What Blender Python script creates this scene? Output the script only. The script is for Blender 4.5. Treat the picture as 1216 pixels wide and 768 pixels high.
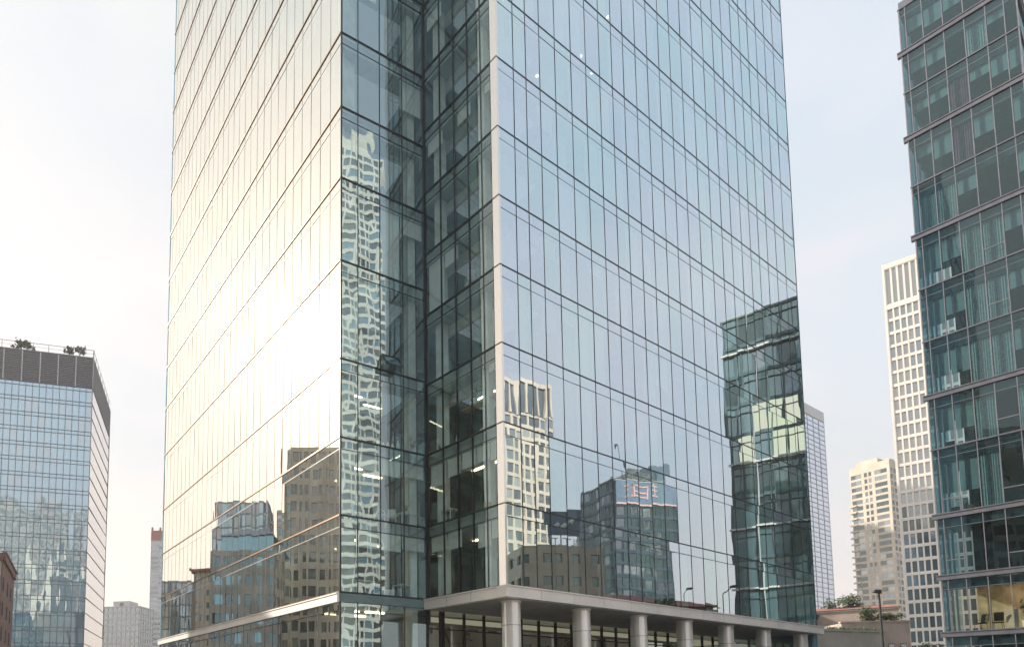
import bpy, math, random
from math import radians, sin, cos, pi
from mathutils import Vector
random.seed(7)
S = bpy.context.scene
COL = S.collection
for o in list(bpy.data.objects): bpy.data.objects.remove(o)

# ------------------------------------------------------------------ camera, sky, sun, exposure
cd = bpy.data.cameras.new('camera'); cam = bpy.data.objects.new('camera', cd); COL.objects.link(cam)
cam.location = (0, 0, 1.7)
cam.rotation_euler = (pi/2 + 0.0817, 0, 0)
cd.sensor_width = 36; cd.lens = 36*753.7/1216
cd.shift_x = (608-426.9)/1216; cd.shift_y = (763.2-384)/1216
cd.clip_start = 0.1; cd.clip_end = 9000
S.camera = cam
SUN_DIR = Vector((-0.800, 0.360, 0.480)).normalized()
SUN_AZ = math.atan2(SUN_DIR.x, SUN_DIR.y)
W = bpy.data.worlds.new('World'); S.world = W; W.use_nodes = True
nt = W.node_tree; N = nt.nodes; L = nt.links
bg = N['Background']; bg.inputs[1].default_value = 0.15
sky = N.new('ShaderNodeTexSky'); sky.sky_type = 'NISHITA'; sky.sun_disc = False
sky.sun_elevation = math.asin(SUN_DIR.z); sky.sun_rotation = SUN_AZ % (2*pi)
sky.dust_density = 3.0; sky.air_density = 1.0; sky.ozone_density = 1.0
tc = N.new('ShaderNodeTexCoord')
sp = N.new('ShaderNodeSeparateXYZ'); L.new(tc.outputs['Generated'], sp.inputs[0])
def ramp(nt, fac, stops, interp='EASE'):
    r = nt.nodes.new('ShaderNodeValToRGB'); r.color_ramp.interpolation = interp
    el = r.color_ramp.elements
    while len(el) < len(stops): el.new(0.5)
    for e, (p, c) in zip(el, stops): e.position = p; e.color = (*c, 1)
    nt.links.new(fac, r.inputs[0]); return r
# thin bright haze: warm at the horizon, blue-white higher up
hz = ramp(nt, sp.outputs['Z'], [(0.0, (1.0, .84, .74)), (0.18, (1.0, .91, .845)), (0.42, (.95, .925, .93)), (0.72, (.80, .87, .93)), (1.0, (.60, .72, .86))])
dt = N.new('ShaderNodeVectorMath'); dt.operation = 'DOT_PRODUCT'; dt.inputs[1].default_value = tuple(SUN_DIR)
L.new(tc.outputs['Generated'], dt.inputs[0])
# the haze gets brighter toward the sun
mr = N.new('ShaderNodeMapRange'); mr.inputs[1].default_value = -1; mr.inputs[2].default_value = 1
mr.inputs[3].default_value = 0; mr.inputs[4].default_value = 1; L.new(dt.outputs['Value'], mr.inputs[0])
gr = ramp(nt, mr.outputs[0], [(0.0, (.86, .90, .93)), (0.35, (.90, .93, .95)), (0.60, (.93, .93, .93)), (0.8, (.86, .85, .84)), (0.92, (.96, .925, .86)), (1.0, (1.12, .98, .78))], 'LINEAR')
ns = N.new('ShaderNodeTexNoise'); ns.inputs['Scale'].default_value = 2.2; ns.inputs['Detail'].default_value = 3
mp = N.new('ShaderNodeMapping'); mp.inputs['Scale'].default_value = (1, 1, 2.2)
L.new(tc.outputs['Generated'], mp.inputs[0]); L.new(mp.outputs[0], ns.inputs['Vector'])
cl = ramp(nt, ns.outputs['Fac'], [(0.32, (.85, .925, .975)), (0.5, (.99, .975, 1.0)), (0.66, (1.08, 1.05, 1.02))])
def vmul(a, b):
    m = N.new('ShaderNodeMix'); m.data_type = 'RGBA'; m.blend_type = 'MULTIPLY'; m.inputs[0].default_value = 1
    L.new(a, m.inputs[6]); L.new(b, m.inputs[7]); return m.outputs[2]
hc = vmul(vmul(hz.outputs[0], gr.outputs[0]), cl.outputs[0])
sc = N.new('ShaderNodeVectorMath'); sc.operation = 'SCALE'; sc.inputs['Scale'].default_value = 3.36; L.new(hc, sc.inputs[0])
mx = N.new('ShaderNodeMix'); mx.data_type = 'RGBA'; mx.inputs[0].default_value = 0.92
L.new(sky.outputs[0], mx.inputs[6]); L.new(sc.outputs[0], mx.inputs[7]); L.new(mx.outputs[2], bg.inputs[0])

sd = bpy.data.lights.new('sun', 'SUN'); sd.energy = 3.8; sd.angle = radians(0.5); sd.color = (1.0, .90, .76)
sun = bpy.data.objects.new('sun', sd); COL.objects.link(sun)
sun.rotation_euler = SUN_DIR.to_track_quat('Z', 'Y').to_euler(); sun.location = (-300, 160, 250)
vs = S.view_settings; vs.view_transform = 'Standard'; vs.look = 'None'; vs.gamma = 1; vs.use_curve_mapping = False
vs.exposure = 1.13
S.cycles.max_bounces = 8; S.cycles.glossy_bounces = 5; S.cycles.transparent_max_bounces = 14
S.cycles.sample_clamp_indirect = 6; S.cycles.caustics_reflective = False; S.cycles.caustics_refractive = False

# ------------------------------------------------------------------ materials
def new_mat(name):
    m = bpy.data.materials.new(name); m.use_nodes = True; m.node_tree.nodes.clear()
    nt = m.node_tree; out = nt.nodes.new('ShaderNodeOutputMaterial'); return m, nt, out
def plain(name, col, rough=.6, metal=0, var=.12, vscale=1.5, bump=0, bscale=8, grid=None, gcol=None, coord='Object'):
    m, nt, out = new_mat(name); n = nt.nodes; l = nt.links
    b = n.new('ShaderNodeBsdfPrincipled'); l.new(b.outputs[0], out.inputs[0])
    b.inputs['Roughness'].default_value = rough; b.inputs['Metallic'].default_value = metal
    t = n.new('ShaderNodeTexCoord'); ge = n.new('ShaderNodeNewGeometry')
    no = n.new('ShaderNodeTexNoise'); no.inputs['Scale'].default_value = vscale; no.inputs['Detail'].default_value = 5
    l.new(ge.outputs['Position'], no.inputs['Vector'])
    lo = tuple(max(0, c*(1-var)) for c in col); hi = tuple(min(1, c*(1+var)) for c in col)
    r = ramp(nt, no.outputs['Fac'], [(.3, lo), (.7, hi)]); l.new(r.outputs[0], b.inputs['Base Color'])
    if bump:
        n2 = n.new('ShaderNodeTexNoise'); n2.inputs['Scale'].default_value = bscale; n2.inputs['Detail'].default_value = 4
        l.new(ge.outputs['Position'], n2.inputs['Vector'])
        bm = n.new('ShaderNodeBump'); bm.inputs['Strength'].default_value = bump; bm.inputs['Distance'].default_value = .02
        l.new(n2.outputs['Fac'], bm.inputs['Height']); l.new(bm.outputs[0], b.inputs['Normal'])
    return m
def wave_normal(nt, scale, dist, zs=.35):
    n = nt.nodes; l = nt.links
    ge = n.new('ShaderNodeNewGeometry'); mp = n.new('ShaderNodeMapping'); mp.inputs['Scale'].default_value = (1, 1, zs)
    l.new(ge.outputs['Position'], mp.inputs[0])
    no = n.new('ShaderNodeTexNoise'); no.inputs['Scale'].default_value = scale; no.inputs['Detail'].default_value = 1.0
    l.new(mp.outputs[0], no.inputs['Vector'])
    bm = n.new('ShaderNodeBump'); bm.inputs['Strength'].default_value = 1; bm.inputs['Distance'].default_value = dist
    l.new(no.outputs['Fac'], bm.inputs['Height']); return bm.outputs[0]
def glass(name, refl, rtint, ttint, wscale=.8, wdist=.004, haze=.04, edge=.35, hr=.33, hcol=(1, .93, .8)):
    """see-through coated pane: tinted transmission + mirror reflection that grows toward grazing"""
    m, nt, out = new_mat(name); n = nt.nodes; l = nt.links
    nm = wave_normal(nt, wscale, wdist)
    tr = n.new('ShaderNodeBsdfTransparent'); tr.inputs[0].default_value = (*ttint, 1)
    g1 = n.new('ShaderNodeBsdfGlossy'); g1.inputs['Roughness'].default_value = .0; g1.inputs[0].default_value = (*rtint, 1)
    g2 = n.new('ShaderNodeBsdfGlossy'); g2.inputs['Roughness'].default_value = hr; g2.inputs[0].default_value = (*hcol, 1)
    l.new(nm, g1.inputs['Normal'])
    gm = n.new('ShaderNodeMixShader'); gm.inputs[0].default_value = haze
    l.new(g1.outputs[0], gm.inputs[1]); l.new(g2.outputs[0], gm.inputs[2])
    lw = n.new('ShaderNodeLayerWeight'); lw.inputs[0].default_value = .25
    mr = n.new('ShaderNodeMapRange'); mr.inputs[3].default_value = refl; mr.inputs[4].default_value = min(1, refl+edge)
    l.new(lw.outputs['Facing'], mr.inputs[0])
    mx = n.new('ShaderNodeMixShader'); l.new(mr.outputs[0], mx.inputs[0])
    l.new(tr.outputs[0], mx.inputs[1]); l.new(gm.outputs[0], mx.inputs[2]); l.new(mx.outputs[0], out.inputs[0])
    return m
def dark_glass(name, base, refl, rtint=(1, 1, 1), wscale=.8, wdist=.004, rough=.02):
    """opaque-looking window pane of a distant building"""
    m, nt, out = new_mat(name); n = nt.nodes; l = nt.links
    nm = wave_normal(nt, wscale, wdist)
    d = n.new('ShaderNodeBsdfDiffuse'); d.inputs[0].default_value = (*base, 1)
    g = n.new('ShaderNodeBsdfGlossy'); g.inputs['Roughness'].default_value = rough; g.inputs[0].default_value = (*rtint, 1)
    l.new(nm, g.inputs['Normal'])
    mx = n.new('ShaderNodeMixShader'); mx.inputs[0].default_value = refl
    l.new(d.outputs[0], mx.inputs[1]); l.new(g.outputs[0], mx.inputs[2]); l.new(mx.outputs[0], out.inputs[0])
    return m
def emit(name, col, st):
    m, nt, out = new_mat(name); e = nt.nodes.new('ShaderNodeEmission'); e.inputs[0].default_value = (*col, 1); e.inputs[1].default_value = st
    nt.links.new(e.outputs[0], out.inputs[0]); return m
M = {}
for k_, tn in (('glassR', (.80, .93, 1.0)), ('glassR2', (.775, .94, .975)), ('glassR3', (.805, .91, 1.0))):
    M[k_] = glass('glass_blue', .60, tn, (.72, .84, .80), edge=.36, wscale=.75, wdist=.0035)
M['glassL'] = glass('glass_bright', .63, (.93, .94, .92), (.56, .70, .64), haze=.04, hr=.15, hcol=(1, .82, .52), edge=.46, wscale=.75, wdist=.003)
M['glassC'] = glass('glass_recess', .26, (.72, .93, 1.0), (.90, .99, .97), haze=.05, edge=.22, wscale=.9, wdist=.008)
M['glassA'] = glass('glass_recess_right', .10, (.72, .93, 1.0), (.90, .99, .97), haze=.03, edge=.22, wscale=.75, wdist=.0035)
M['glassG'] = glass('glass_ground_floor', .34, (.85, .95, .90), (.80, .86, .76), edge=.3)
M['glassT'] = glass('glass_teal', .10, (.62, .85, .88), (.33, .46, .50), edge=.35, haze=.03)
M['glassT2'] = glass('glass_clear_teal', .08, (.62, .85, .88), (.78, .74, .62), edge=.3, haze=.03)
M['frame'] = plain('dark_frame_metal', (.045, .05, .055), .4, .6)
M['bronze'] = plain('bronze_frame_metal', (.22, .15, .10), .4, .7)
M['joint'] = plain('grey_joint_sealant', (.09, .08, .08), .8)
M['alu'] = plain('grey_aluminium_cladding', (.84, .80, .76), .42, .15, .06, .6)
M['column_metal'] = plain('column_metal', (.88, .86, .84), .30, .45, .05, .8)
M['white'] = dark_glass('white_corner_glass', (.82, .80, .76), .5, (1, .98, .94), .3, .002, .12)
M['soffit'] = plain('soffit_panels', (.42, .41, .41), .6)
M['slab'] = plain('pale_slab_plaster', (.34, .37, .36), .8)
M['pillar'] = plain('interior_pillar_plaster', (.72, .76, .72), .8)
M['navy'] = plain('navy_cladding', (.05, .075, .10), .5)
M['pane_teal'] = dark_glass('tower_pane_teal', (.10, .18, .20), .28, (.8, .95, .95), .2, .01)
M['lampT'] = emit('lit_office_tube', (1, .80, .55), 15)
M['shadow_box'] = plain('teal_shadow_box', (.16, .24, .25), .5)
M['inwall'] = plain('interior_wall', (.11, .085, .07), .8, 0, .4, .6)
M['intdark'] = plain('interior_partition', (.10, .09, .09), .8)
M['carpet'] = plain('office_carpet', (.12, .12, .13), .9)
M['blind'] = plain('roller_blind_fabric', (.88, .91, .87), .8, 0, .05)
M['blindT'] = plain('pale_teal_blind_fabric', (.62, .68, .64), .8, 0, .06)
bn = M['blind'].node_tree; tl = bn.nodes.new('ShaderNodeBsdfTranslucent'); tl.inputs[0].default_value = (.9, .93, .88, 1)
ms = bn.nodes.new('ShaderNodeMixShader'); ms.inputs[0].default_value = .12
pb = [x for x in bn.nodes if x.type == 'BSDF_PRINCIPLED'][0]; bo = [x for x in bn.nodes if x.type == 'OUTPUT_MATERIAL'][0]
bn.links.new(pb.outputs[0], ms.inputs[1]); bn.links.new(tl.outputs[0], ms.inputs[2]); bn.links.new(ms.outputs[0], bo.inputs[0])
M['tube'] = emit('window_row_tube', (1, .86, .66), 6)
M['fillpanel'] = emit('added_fill_glow', (.80, .94, 1), .06)  # weak glow added to lift the upper recess interior
M['curtain'] = plain('curtain_fabric', (.70, .75, .70), .8, 0, .15, 5)
M['pink'] = plain('pink_curtain_fabric', (.55, .25, .32), .8)
M['lampstrip'] = emit('lit_ceiling_lamp', (1, .76, .46), 5)
M['warmwall'] = plain('lit_office_wall', (.66, .52, .34), .8, 0, .35, .8)
M['lobbyglow'] = emit('added_lobby_glow', (1, .88, .68), .22)  # emission added so the lobby behind the columns is not black
M['mullT'] = plain('grey_mullion_metal', (.26, .26, .29), .4, .5)
M['ledgeT'] = plain('grey_ledge_metal', (.19, .19, .22), .4, .5)
M['spandT'] = plain('teal_spandrel', (.11, .17, .18), .3)
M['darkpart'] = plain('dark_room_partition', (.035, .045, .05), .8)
M['conc'] = plain('concrete', (.50, .48, .44), .85, 0, .15, .4, .3)
M['cream'] = plain('cream_cladding', (.62, .55, .47), .75, 0, .08, .2)
M['beige'] = plain('beige_render', (.60, .53, .45), .85, 0, .1, .2)
M['brownc'] = plain('brown_concrete', (.60, .55, .46), .85, 0, .15, .3)
M['brick'] = plain('red_brown_tiles', (.20, .105, .085), .8, 0, .2, 3, .2)
M['pinkst'] = plain('pinkish_stone_cladding', (.50, .41, .36), .85, 0, .14, .5, .3)
M['wallst'] = plain('grey_stone_cladding', (.47, .44, .40), .85, 0, .14, .5, .3)
M['rooft'] = plain('red_roof_tiles', (.33, .13, .10), .8, 0, .2, 2)
M['wwhite'] = plain('pale_tower_cladding', (.84, .80, .75), .7, 0, .06, .2)
M['gwhite'] = plain('grey_white_cladding', (.50, .52, .55), .7, 0, .05, .1)
M['pane_blue'] = dark_glass('tower_pane_blue', (.20, .36, .46), .50, (.72, .88, .96), .22, .05)
M['pane_blue2'] = dark_glass('tower_pane_pale', (.38, .52, .60), .38, (.80, .90, .98), .22, .05)
M['pane_rip'] = dark_glass('rippled_blue_pane', (.22, .40, .52), .48, (.74, .90, 1.0), .30, .16)
M['pane_sky'] = dark_glass('smooth_sky_pane', (.24, .28, .36), .75, (.74, .81, .92), .1, .004)
M['pane_side'] = dark_glass('tower_pane_side', (.20, .24, .26), .85, (.95, .93, .90), .1, .006)
M['pane_dark'] = dark_glass('tower_pane_dark', (.05, .065, .075), .30, (.8, .9, .95), .2, .01)
M['pane_mid'] = dark_glass('tower_pane_mid', (.14, .17, .18), .35, (.85, .92, .95), .2, .01)
M['pane_deep'] = dark_glass('tower_pane_deep', (.035, .06, .065), .13, (.8, .95, .95), .2, .01)
M['pane_glow'] = emit('glowing_pane', (1.0, .93, .68), .52)  # panes that emit a pale yellow colour
M['pane_curt'] = dark_glass('tower_pane_curtained', (.35, .36, .33), .25, (.85, .92, .95), .2, .01)
M['louvre'] = plain('dark_louvre', (.17, .17, .19), .6, .2)
M['linegrey'] = plain('dark_blue_mullion', (.15, .21, .27), .4, .4)
M['asphalt'] = plain('asphalt', (.05, .05, .052), .9, 0, .2, .5, .3)
M['paving'] = plain('concrete_paving', (.40, .38, .35), .9, 0, .12, .8, .2)
M['ground'] = plain('city_ground', (.16, .16, .14), .95, 0, .2, .02)
M['paint'] = plain('white_road_paint', (.75, .75, .72), .8)
M['leaf'] = plain('foliage_green', (.05, .085, .03), .7, 0, .5, 2)
M['leaf2'] = plain('foliage_light', (.09, .13, .045), .7, 0, .5, 2)
M['bark'] = plain('bark', (.10, .075, .05), .9)
M['furn'] = plain('white_furniture', (.80, .80, .78), .4)
M['black'] = plain('black_plastic', (.02, .02, .022), .5)
M['pot'] = plain('pale_planter', (.70, .74, .70), .6)
M['purple'] = plain('purple_cloth', (.10, .05, .16), .9)
M['blue'] = plain('blue_plastic', (.05, .16, .5), .6)
M['sign_blue'] = plain('billboard_blue', (.14, .20, .28), .6)
M['sign_white'] = plain('white_lettering', (.8, .8, .78), .6)
M['sign_pink'] = plain('pink_lettering', (.62, .42, .42), .6)
M['lampmetal'] = plain('dark_lamp_metal', (.06, .06, .065), .5, .5)
M['card'] = plain('cardboard', (.45, .30, .16), .9)
M['door'] = plain('dark_window_frame', (.05, .05, .06), .6)

# ------------------------------------------------------------------ mesh helpers
class MB:
    def __init__(s): s.v = []; s.f = []; s.mi = []; s.mats = []
    def _m(s, m):
        if m not in s.mats: s.mats.append(m)
        return s.mats.index(m)
    def poly(s, pts, m):
        b = len(s.v); s.v += [tuple(p) for p in pts]; s.f.append(tuple(range(b, b+len(pts)))); s.mi.append(s._m(m))
    def mesh(s, vs, fs, m):
        b = len(s.v); s.v += [tuple(p) for p in vs]; k = s._m(m)
        for f in fs: s.f.append(tuple(b+i for i in f)); s.mi.append(k)
    def hexa(s, p, m):   # p: 8 points, bottom 4 then top 4
        s.mesh(p, [(0, 3, 2, 1), (4, 5, 6, 7), (0, 1, 5, 4), (1, 2, 6, 5), (2, 3, 7, 6), (3, 0, 4, 7)], m)
    def box(s, x0, x1, y0, y1, z0, z1, m):
        s.hexa([(x0, y0, z0), (x1, y0, z0), (x1, y1, z0), (x0, y1, z0), (x0, y0, z1), (x1, y0, z1), (x1, y1, z1), (x0, y1, z1)], m)
    def fbox(s, F, s0, s1, o0, o1, z0, z1, m):
        s.hexa([F(s0, o1, z0), F(s1, o1, z0), F(s1, o0, z0), F(s0, o0, z0), F(s0, o1, z1), F(s1, o1, z1), F(s1, o0, z1), F(s0, o0, z1)], m)
    def cyl(s, p0, p1, r0, r1, m, n=12, caps=True):
        p0 = Vector(p0); p1 = Vector(p1); d = (p1-p0).normalized(); a = d.orthogonal().normalized(); b = d.cross(a)
        vs = [p0+(a*cos(2*pi*i/n)+b*sin(2*pi*i/n))*r0 for i in range(n)]+[p1+(a*cos(2*pi*i/n)+b*sin(2*pi*i/n))*r1 for i in range(n)]
        fs = [(i, (i+1) % n, n+(i+1) % n, n+i) for i in range(n)]
        if caps: fs += [tuple(range(n-1, -1, -1)), tuple(range(n, 2*n))]
        s.mesh(vs, fs, m)
    def build(s, name, parent=None, loc=None, smooth=False):
        me = bpy.data.meshes.new(name)
        if loc is not None: s.v = [(x-loc[0], y-loc[1], z-loc[2]) for x, y, z in s.v]
        me.from_pydata(s.v, [], s.f)
        for m in s.mats: me.materials.append(M[m] if isinstance(m, str) else m)
        for p, k in zip(me.polygons, s.mi): p.material_index = k; p.use_smooth = smooth
        me.update()
        o = bpy.data.objects.new(name, me); COL.objects.link(o)
        if loc is not None: o.location = loc
        if parent is not None: o.parent = parent
        return o
def tag(o, label=None, cat=None, group=None, kind=None):
    if label: o['label'] = label
    if cat: o['category'] = cat
    if group: o['group'] = group
    if kind: o['kind'] = kind
    return o
def thing(name, label, cat, group=None):
    o = bpy.data.objects.new(name, None); COL.objects.link(o); o.empty_display_size = .5
    return tag(o, label, cat, group)
def place(root, parts, x, y):
    """move a thing's Empty to its base while the meshes stay where they are"""
    root.location = (x, y, 0)
    for c in parts: c.location.x -= x; c.location.y -= y
CAMP = Vector((0, 0, 1.7))
def many(root, name, items, limit=100):
    """items: list of MB, one per repeat; the largest in view become parts, the rest one stuff part"""
    def key(mb):
        c = Vector(mb.v[0]); e = Vector(mb.v[len(mb.v)//2])
        return -((c-e).length_squared+.01)/((c-CAMP).length_squared)
    items = sorted(items, key=key)
    for mb in items[:limit]: mb.build(name, root)
    rest = items[limit:]
    if rest:
        big = MB()
        for mb in rest:
            for f, k in zip(mb.f, mb.mi): big.poly([mb.v[i] for i in f], mb.mats[k])
        tag(big.build(name, root), kind='stuff')
class Fr:
    """wall frame: s runs left to right seen from outside, o outwards, z up"""
    def __init__(s, P0, P1=None, t=None):
        s.p = Vector((P0[0], P0[1], 0)); d = Vector((t[0], t[1], 0)) if t else Vector((P1[0]-P0[0], P1[1]-P0[1], 0))
        s.len = d.length; s.t = d.normalized(); s.n = Vector((s.t.y, -s.t.x, 0))
    def __call__(s, a, o, z): return s.p+s.t*a+s.n*o+Vector((0, 0, z))
def pane(F, s0, s1, z0, z1, m, off=0, tilt=.0025):
    mb = MB(); a = [random.uniform(-tilt, tilt) for _ in range(3)]
    w = (s1-s0)/2; h = (z1-z0)/2
    def q(s, z): return F(s, off+a[0]*(w if s == s1 else -w)+a[1]*(h if z == z1 else -h), z)
    mb.poly([q(s0, z0), q(s1, z0), q(s1, z1), q(s0, z1)], m)
    return mb

# ------------------------------------------------------------------ ground, road, pavement
def sheet(name, x0, x1, y0, y1, z, m, kind='structure'):
    mb = MB(); mb.poly([(x0, y0, z), (x1, y0, z), (x1, y1, z), (x0, y1, z)], m); return tag(mb.build(name), kind=kind)
sheet('ground', -1400, 1400, -1400, 1400, -.02, 'ground')
hm, hnt, hout = new_mat('haze_air'); hp = hnt.nodes.new('ShaderNodeVolumePrincipled'); hp.inputs['Color'].default_value = (.95, .94, .95, 1)
hp.inputs['Density'].default_value = .00035; hp.inputs['Anisotropy'].default_value = .2; hnt.links.new(hp.outputs[0], hout.inputs['Volume']); M['haze_air'] = hm
mb = MB(); mb.box(-1500, 1500, -1500, 1500, -1.5, 262, 'haze_air'); tag(mb.build('haze'), kind='stuff')
UA = Vector((.84, .543, 0)).normalized()
Froad = Fr((0, 0), t=(UA.x, UA.y))
mb = MB(); mb.poly([Froad(-200, -1, .0), Froad(200, -1, .0), Froad(200, 13, .0), Froad(-200, 13, .0)], 'asphalt'); tag(mb.build('road'), kind='structure')
mb = MB(); mb.fbox(Froad, -200, 200, -13.5, -1.2, -.01, .12, 'paving'); tag(mb.build('pavement'), kind='structure')
mb = MB()
for i in range(-30, 30): mb.poly([Froad(i*6, 5.9, .006), Froad(i*6+3, 5.9, .006), Froad(i*6+3, 6.05, .006), Froad(i*6, 6.05, .006)], 'paint')
tag(mb.build('road_marking'), kind='structure')

# ------------------------------------------------------------------ the main glass office tower
A = (3.75, 34.45); B = (7.013, 30.002); C = (-1.0, 31.85); D = (-18.849, 59.594); E = (34.978, 48.276); Fb = (17.1, 75.9)
ZR = [5.261, 9.261, 13.305, 17.347, 21.421, 25.091, 28.817, 32.641, 36.428, 40.625, 44.599, 48.406, 52.225, 56.072, 59.9, 63.8, 67.6, 71.5]
ZL = [5.231, 9.203, 13.311, 17.545, 22.958, 27.628, 31.721, 36.088, 40.761, 45.399, 49.884, 54.3, 58.613, 62.899, 67.2, 71.5]
ZR = [z+1.7 for z in ZR]; ZL = [z+1.7 for z in ZL]
fL = Fr(D, C); fC = Fr(C, A); fA = Fr(A, B); fR = Fr(B, E); fE = Fr(E, Fb); fB = Fr(Fb, D)
T = thing('glass_office_tower', 'large mirror glass office tower with recessed corner and round columns filling the middle', 'office tower')
panes = []; mull = MB
def wall_grid(F, zs, cuts, gm, lastz, strip=.62, spand=True, tilt=.0034):
    for i in range(len(zs)-1):
        z0, z1 = zs[i], zs[i+1]
        zt = z1-strip
        for k in range(len(cuts)-1):
            s0, s1 = cuts[k]+.022, cuts[k+1]-.022
            if gm.startswith('glassR'): gm = random.choice(('glassR', 'glassR', 'glassR2', 'glassR3'))
            mb = pane(F, s0, s1, z0+.03, zt-.02, gm, 0, tilt); m2 = pane(F, s0, s1, zt+.02, z1-.03, gm, 0, tilt)
            mb.poly([m2.v[j] for j in m2.f[0]], gm); panes.append((F, mb))
nR = 25; nL = 29
# measured rhythm of the joints, slightly uneven as in the real wall
cR = [0, 1.24, 2.2, 3.3, 4.58, 5.96, 7.3, 8.6, 9.82, 11.0, 12.3, 13.6, 14.95, 16.28, 17.66, 19.1, 20.6, 22.0, 23.32, 24.74, 26.06, 27.35, 28.7, 30.12, 31.6, fR.len]
cL = [fL.len*i/nL for i in range(nL+1)]
cC = [0, 1.04, 2.42, 3.9, fC.len]
cA = [0, 1.3, 2.4, 3.45, 4.4, fA.len-.42]
wall_grid(fR, ZR, cR, 'glassR', 0); wall_grid(fL, ZL, cL, 'glassL', 0)
wall_grid(fC, ZL, cC, 'glassC', 0); wall_grid(fA, ZR, cA, 'glassA', 0)
# left wing goes down to the street
wall_grid(fL, [.3, ZL[0]-.5], cL, 'glassL', 0, .45); wall_grid(fC, [.3, ZL[0]-.5], cC, 'glassC', 0, .45)
random.seed(11)
rec = [mb for F, mb in panes if F in (fC, fA)]; oth = [mb for F, mb in panes if F not in (fC, fA)]
many(T, 'glass_pane', rec+oth)
def joints(F, cuts, z0, z1, m, w, o, name='mullion', ends=True):
    for k, s in enumerate(cuts):
        mb = MB(); mb.fbox(F, s-w/2, s+w/2, -.08, o, z0, z1, m); mb.build(name, T)
joints(fR, cR[1:-1], ZR[0], ZR[-1], 'frame', .045, .012)
joints(fL, cL[1:-1], .3, ZL[-1], 'joint', .045, .006)
joints(fC, cC[1:-1], .3, ZL[-1], 'frame', .05, .014)
joints(fA, cA[1:], ZR[0], ZR[-1], 'frame', .05, .014)
def bands(F, zs, m, h, o, strip=.62, m2=None, h2=.04, s0=0, s1=None):
    for i, z in enumerate(zs):
        mb = MB(); mb.fbox(F, s0, s1 or F.len, -.10, o, z-h/2, z+h/2, m); mb.build('floor_band', T)
        if i:
            mb = MB(); mb.fbox(F, s0, s1 or F.len, -.06, o*.4, z-strip-h2/2, z-strip+h2/2, m2 or m); mb.build('transom', T)
bands(fR, ZR, 'frame', .06, .02, m2='frame', h2=.02); bands(fL, ZL, 'bronze', .08, .045, m2='alu', h2=.018)
bands(fC, ZL, 'frame', .075, .035, h2=.025); bands(fA, ZR, 'frame', .075, .035, h2=.025, s1=fA.len-.42)
# corner posts
mb = MB(); mb.fbox(fA, fA.len-.40, fA.len+.012, -.12, .02, ZR[0], ZR[-1], 'white'); mb.build('corner_cladding', T)
mb = MB()
for z in ZR[1:]: mb.fbox(fA, fA.len-.41, fA.len+.02, -.1, .034, z-.03, z+.03, 'bronze')
mb.build('corner_joint', T)
mb = MB(); mb.fbox(fC, fC.len-.10, fC.len+.02, -.1, .06, .3, ZL[-1], 'frame'); mb.build('corner_post', T)
mb = MB(); mb.fbox(fL, fL.len-.03, fL.len+.014, -.08, .02, .3, ZL[-1], 'frame'); mb.build('corner_post', T)
mb = MB(); mb.fbox(fR, fR.len-.05, fR.len, -.1, .02, ZR[0], ZR[-1], 'frame'); mb.build('corner_post', T)
# ledge above the colonnade, with panel joints
def fascia(F, s0, s1, z0, z1, step, m='alu', o=.34):
    mb = MB(); n = max(1, round((s1-s0)/step)); w = (s1-s0)/n
    for i in range(n): mb.fbox(F, s0+i*w+(.012 if i else 0), s0+(i+1)*w-(.012 if i < n-1 else 0), -.3, o, z0, z1-.06, m)
    mb.fbox(F, s0, s1, -.3, o+.05, z1-.058, z1, m); mb.fbox(F, s0+.02, s1-.02, -.28, o-.02, z0+.02, z1-.03, 'frame')
    mb.build('fascia', T)
fascia(fR, -.34, fR.len+.34, ZR[0]-.62, ZR[0]-.055, 2.4)
fascia(fA, 0, fA.len-.30, ZR[0]-.622, ZR[0]-.057, 1.6, o=.30)
fascia(fL, 0, fL.len, ZL[0]-.52, ZL[0]-.055, 2.3, o=.16)
mb = MB(); mb.fbox(fC, .02, fC.len-.1, -.2, .02, ZL[0]-.5, ZL[0]-.055, 'shadow_box'); mb.build('fascia', T)
# soffit over the colonnade, ground floor glazing set back
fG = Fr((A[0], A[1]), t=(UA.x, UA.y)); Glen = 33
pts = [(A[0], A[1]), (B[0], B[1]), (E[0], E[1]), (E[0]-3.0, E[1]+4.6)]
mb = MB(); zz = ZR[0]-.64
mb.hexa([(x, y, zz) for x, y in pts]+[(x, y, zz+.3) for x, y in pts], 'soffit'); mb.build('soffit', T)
cG = [0, .95]+[1.15+1.55*i for i in range(21)]
for k in range(len(cG)-1):
    if k == 1: continue
    pane(fG, cG[k]+.05, cG[k+1]-.05, .3, zz-.02, 'glassG', -.1).build('ground_floor_pane', T)
for s in cG: mb = MB(); mb.fbox(fG, s-.05, s+.05, -.18, -.02, .3, zz, 'frame'); mb.build('mullion', T)
mb = MB(); mb.fbox(fG, 0, Glen, -.17, -.03, zz-1.0, zz-.94, 'frame'); mb.build('transom', T)
mb = MB(); mb.fbox(fG, .1, Glen, -6, -.1, .02, .3, 'paving'); mb.build('plinth', T)
mb = MB(); mb.fbox(fL, 0, fL.len, -8, .02, .02, .298, 'paving'); mb.build('plinth', T)
for s in (.95, 6.3, 11.45, 16.25, 21.2, 26.3, 32.1):
    mb = MB(); p = fR(s, -.62, 0); mb.cyl((p.x, p.y, .12), (p.x, p.y, zz), .46, .46, 'column_metal', 28)
    mb.cyl((p.x, p.y, zz-.10), (p.x, p.y, zz+.01), .50, .50, 'alu', 28); [mb.cyl((p.x, p.y, zj), (p.x, p.y, zj+.02), .463, .463, 'frame', 28) for zj in (2.9, 5.1)]
    mb.build('column', T, smooth=False)
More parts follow.
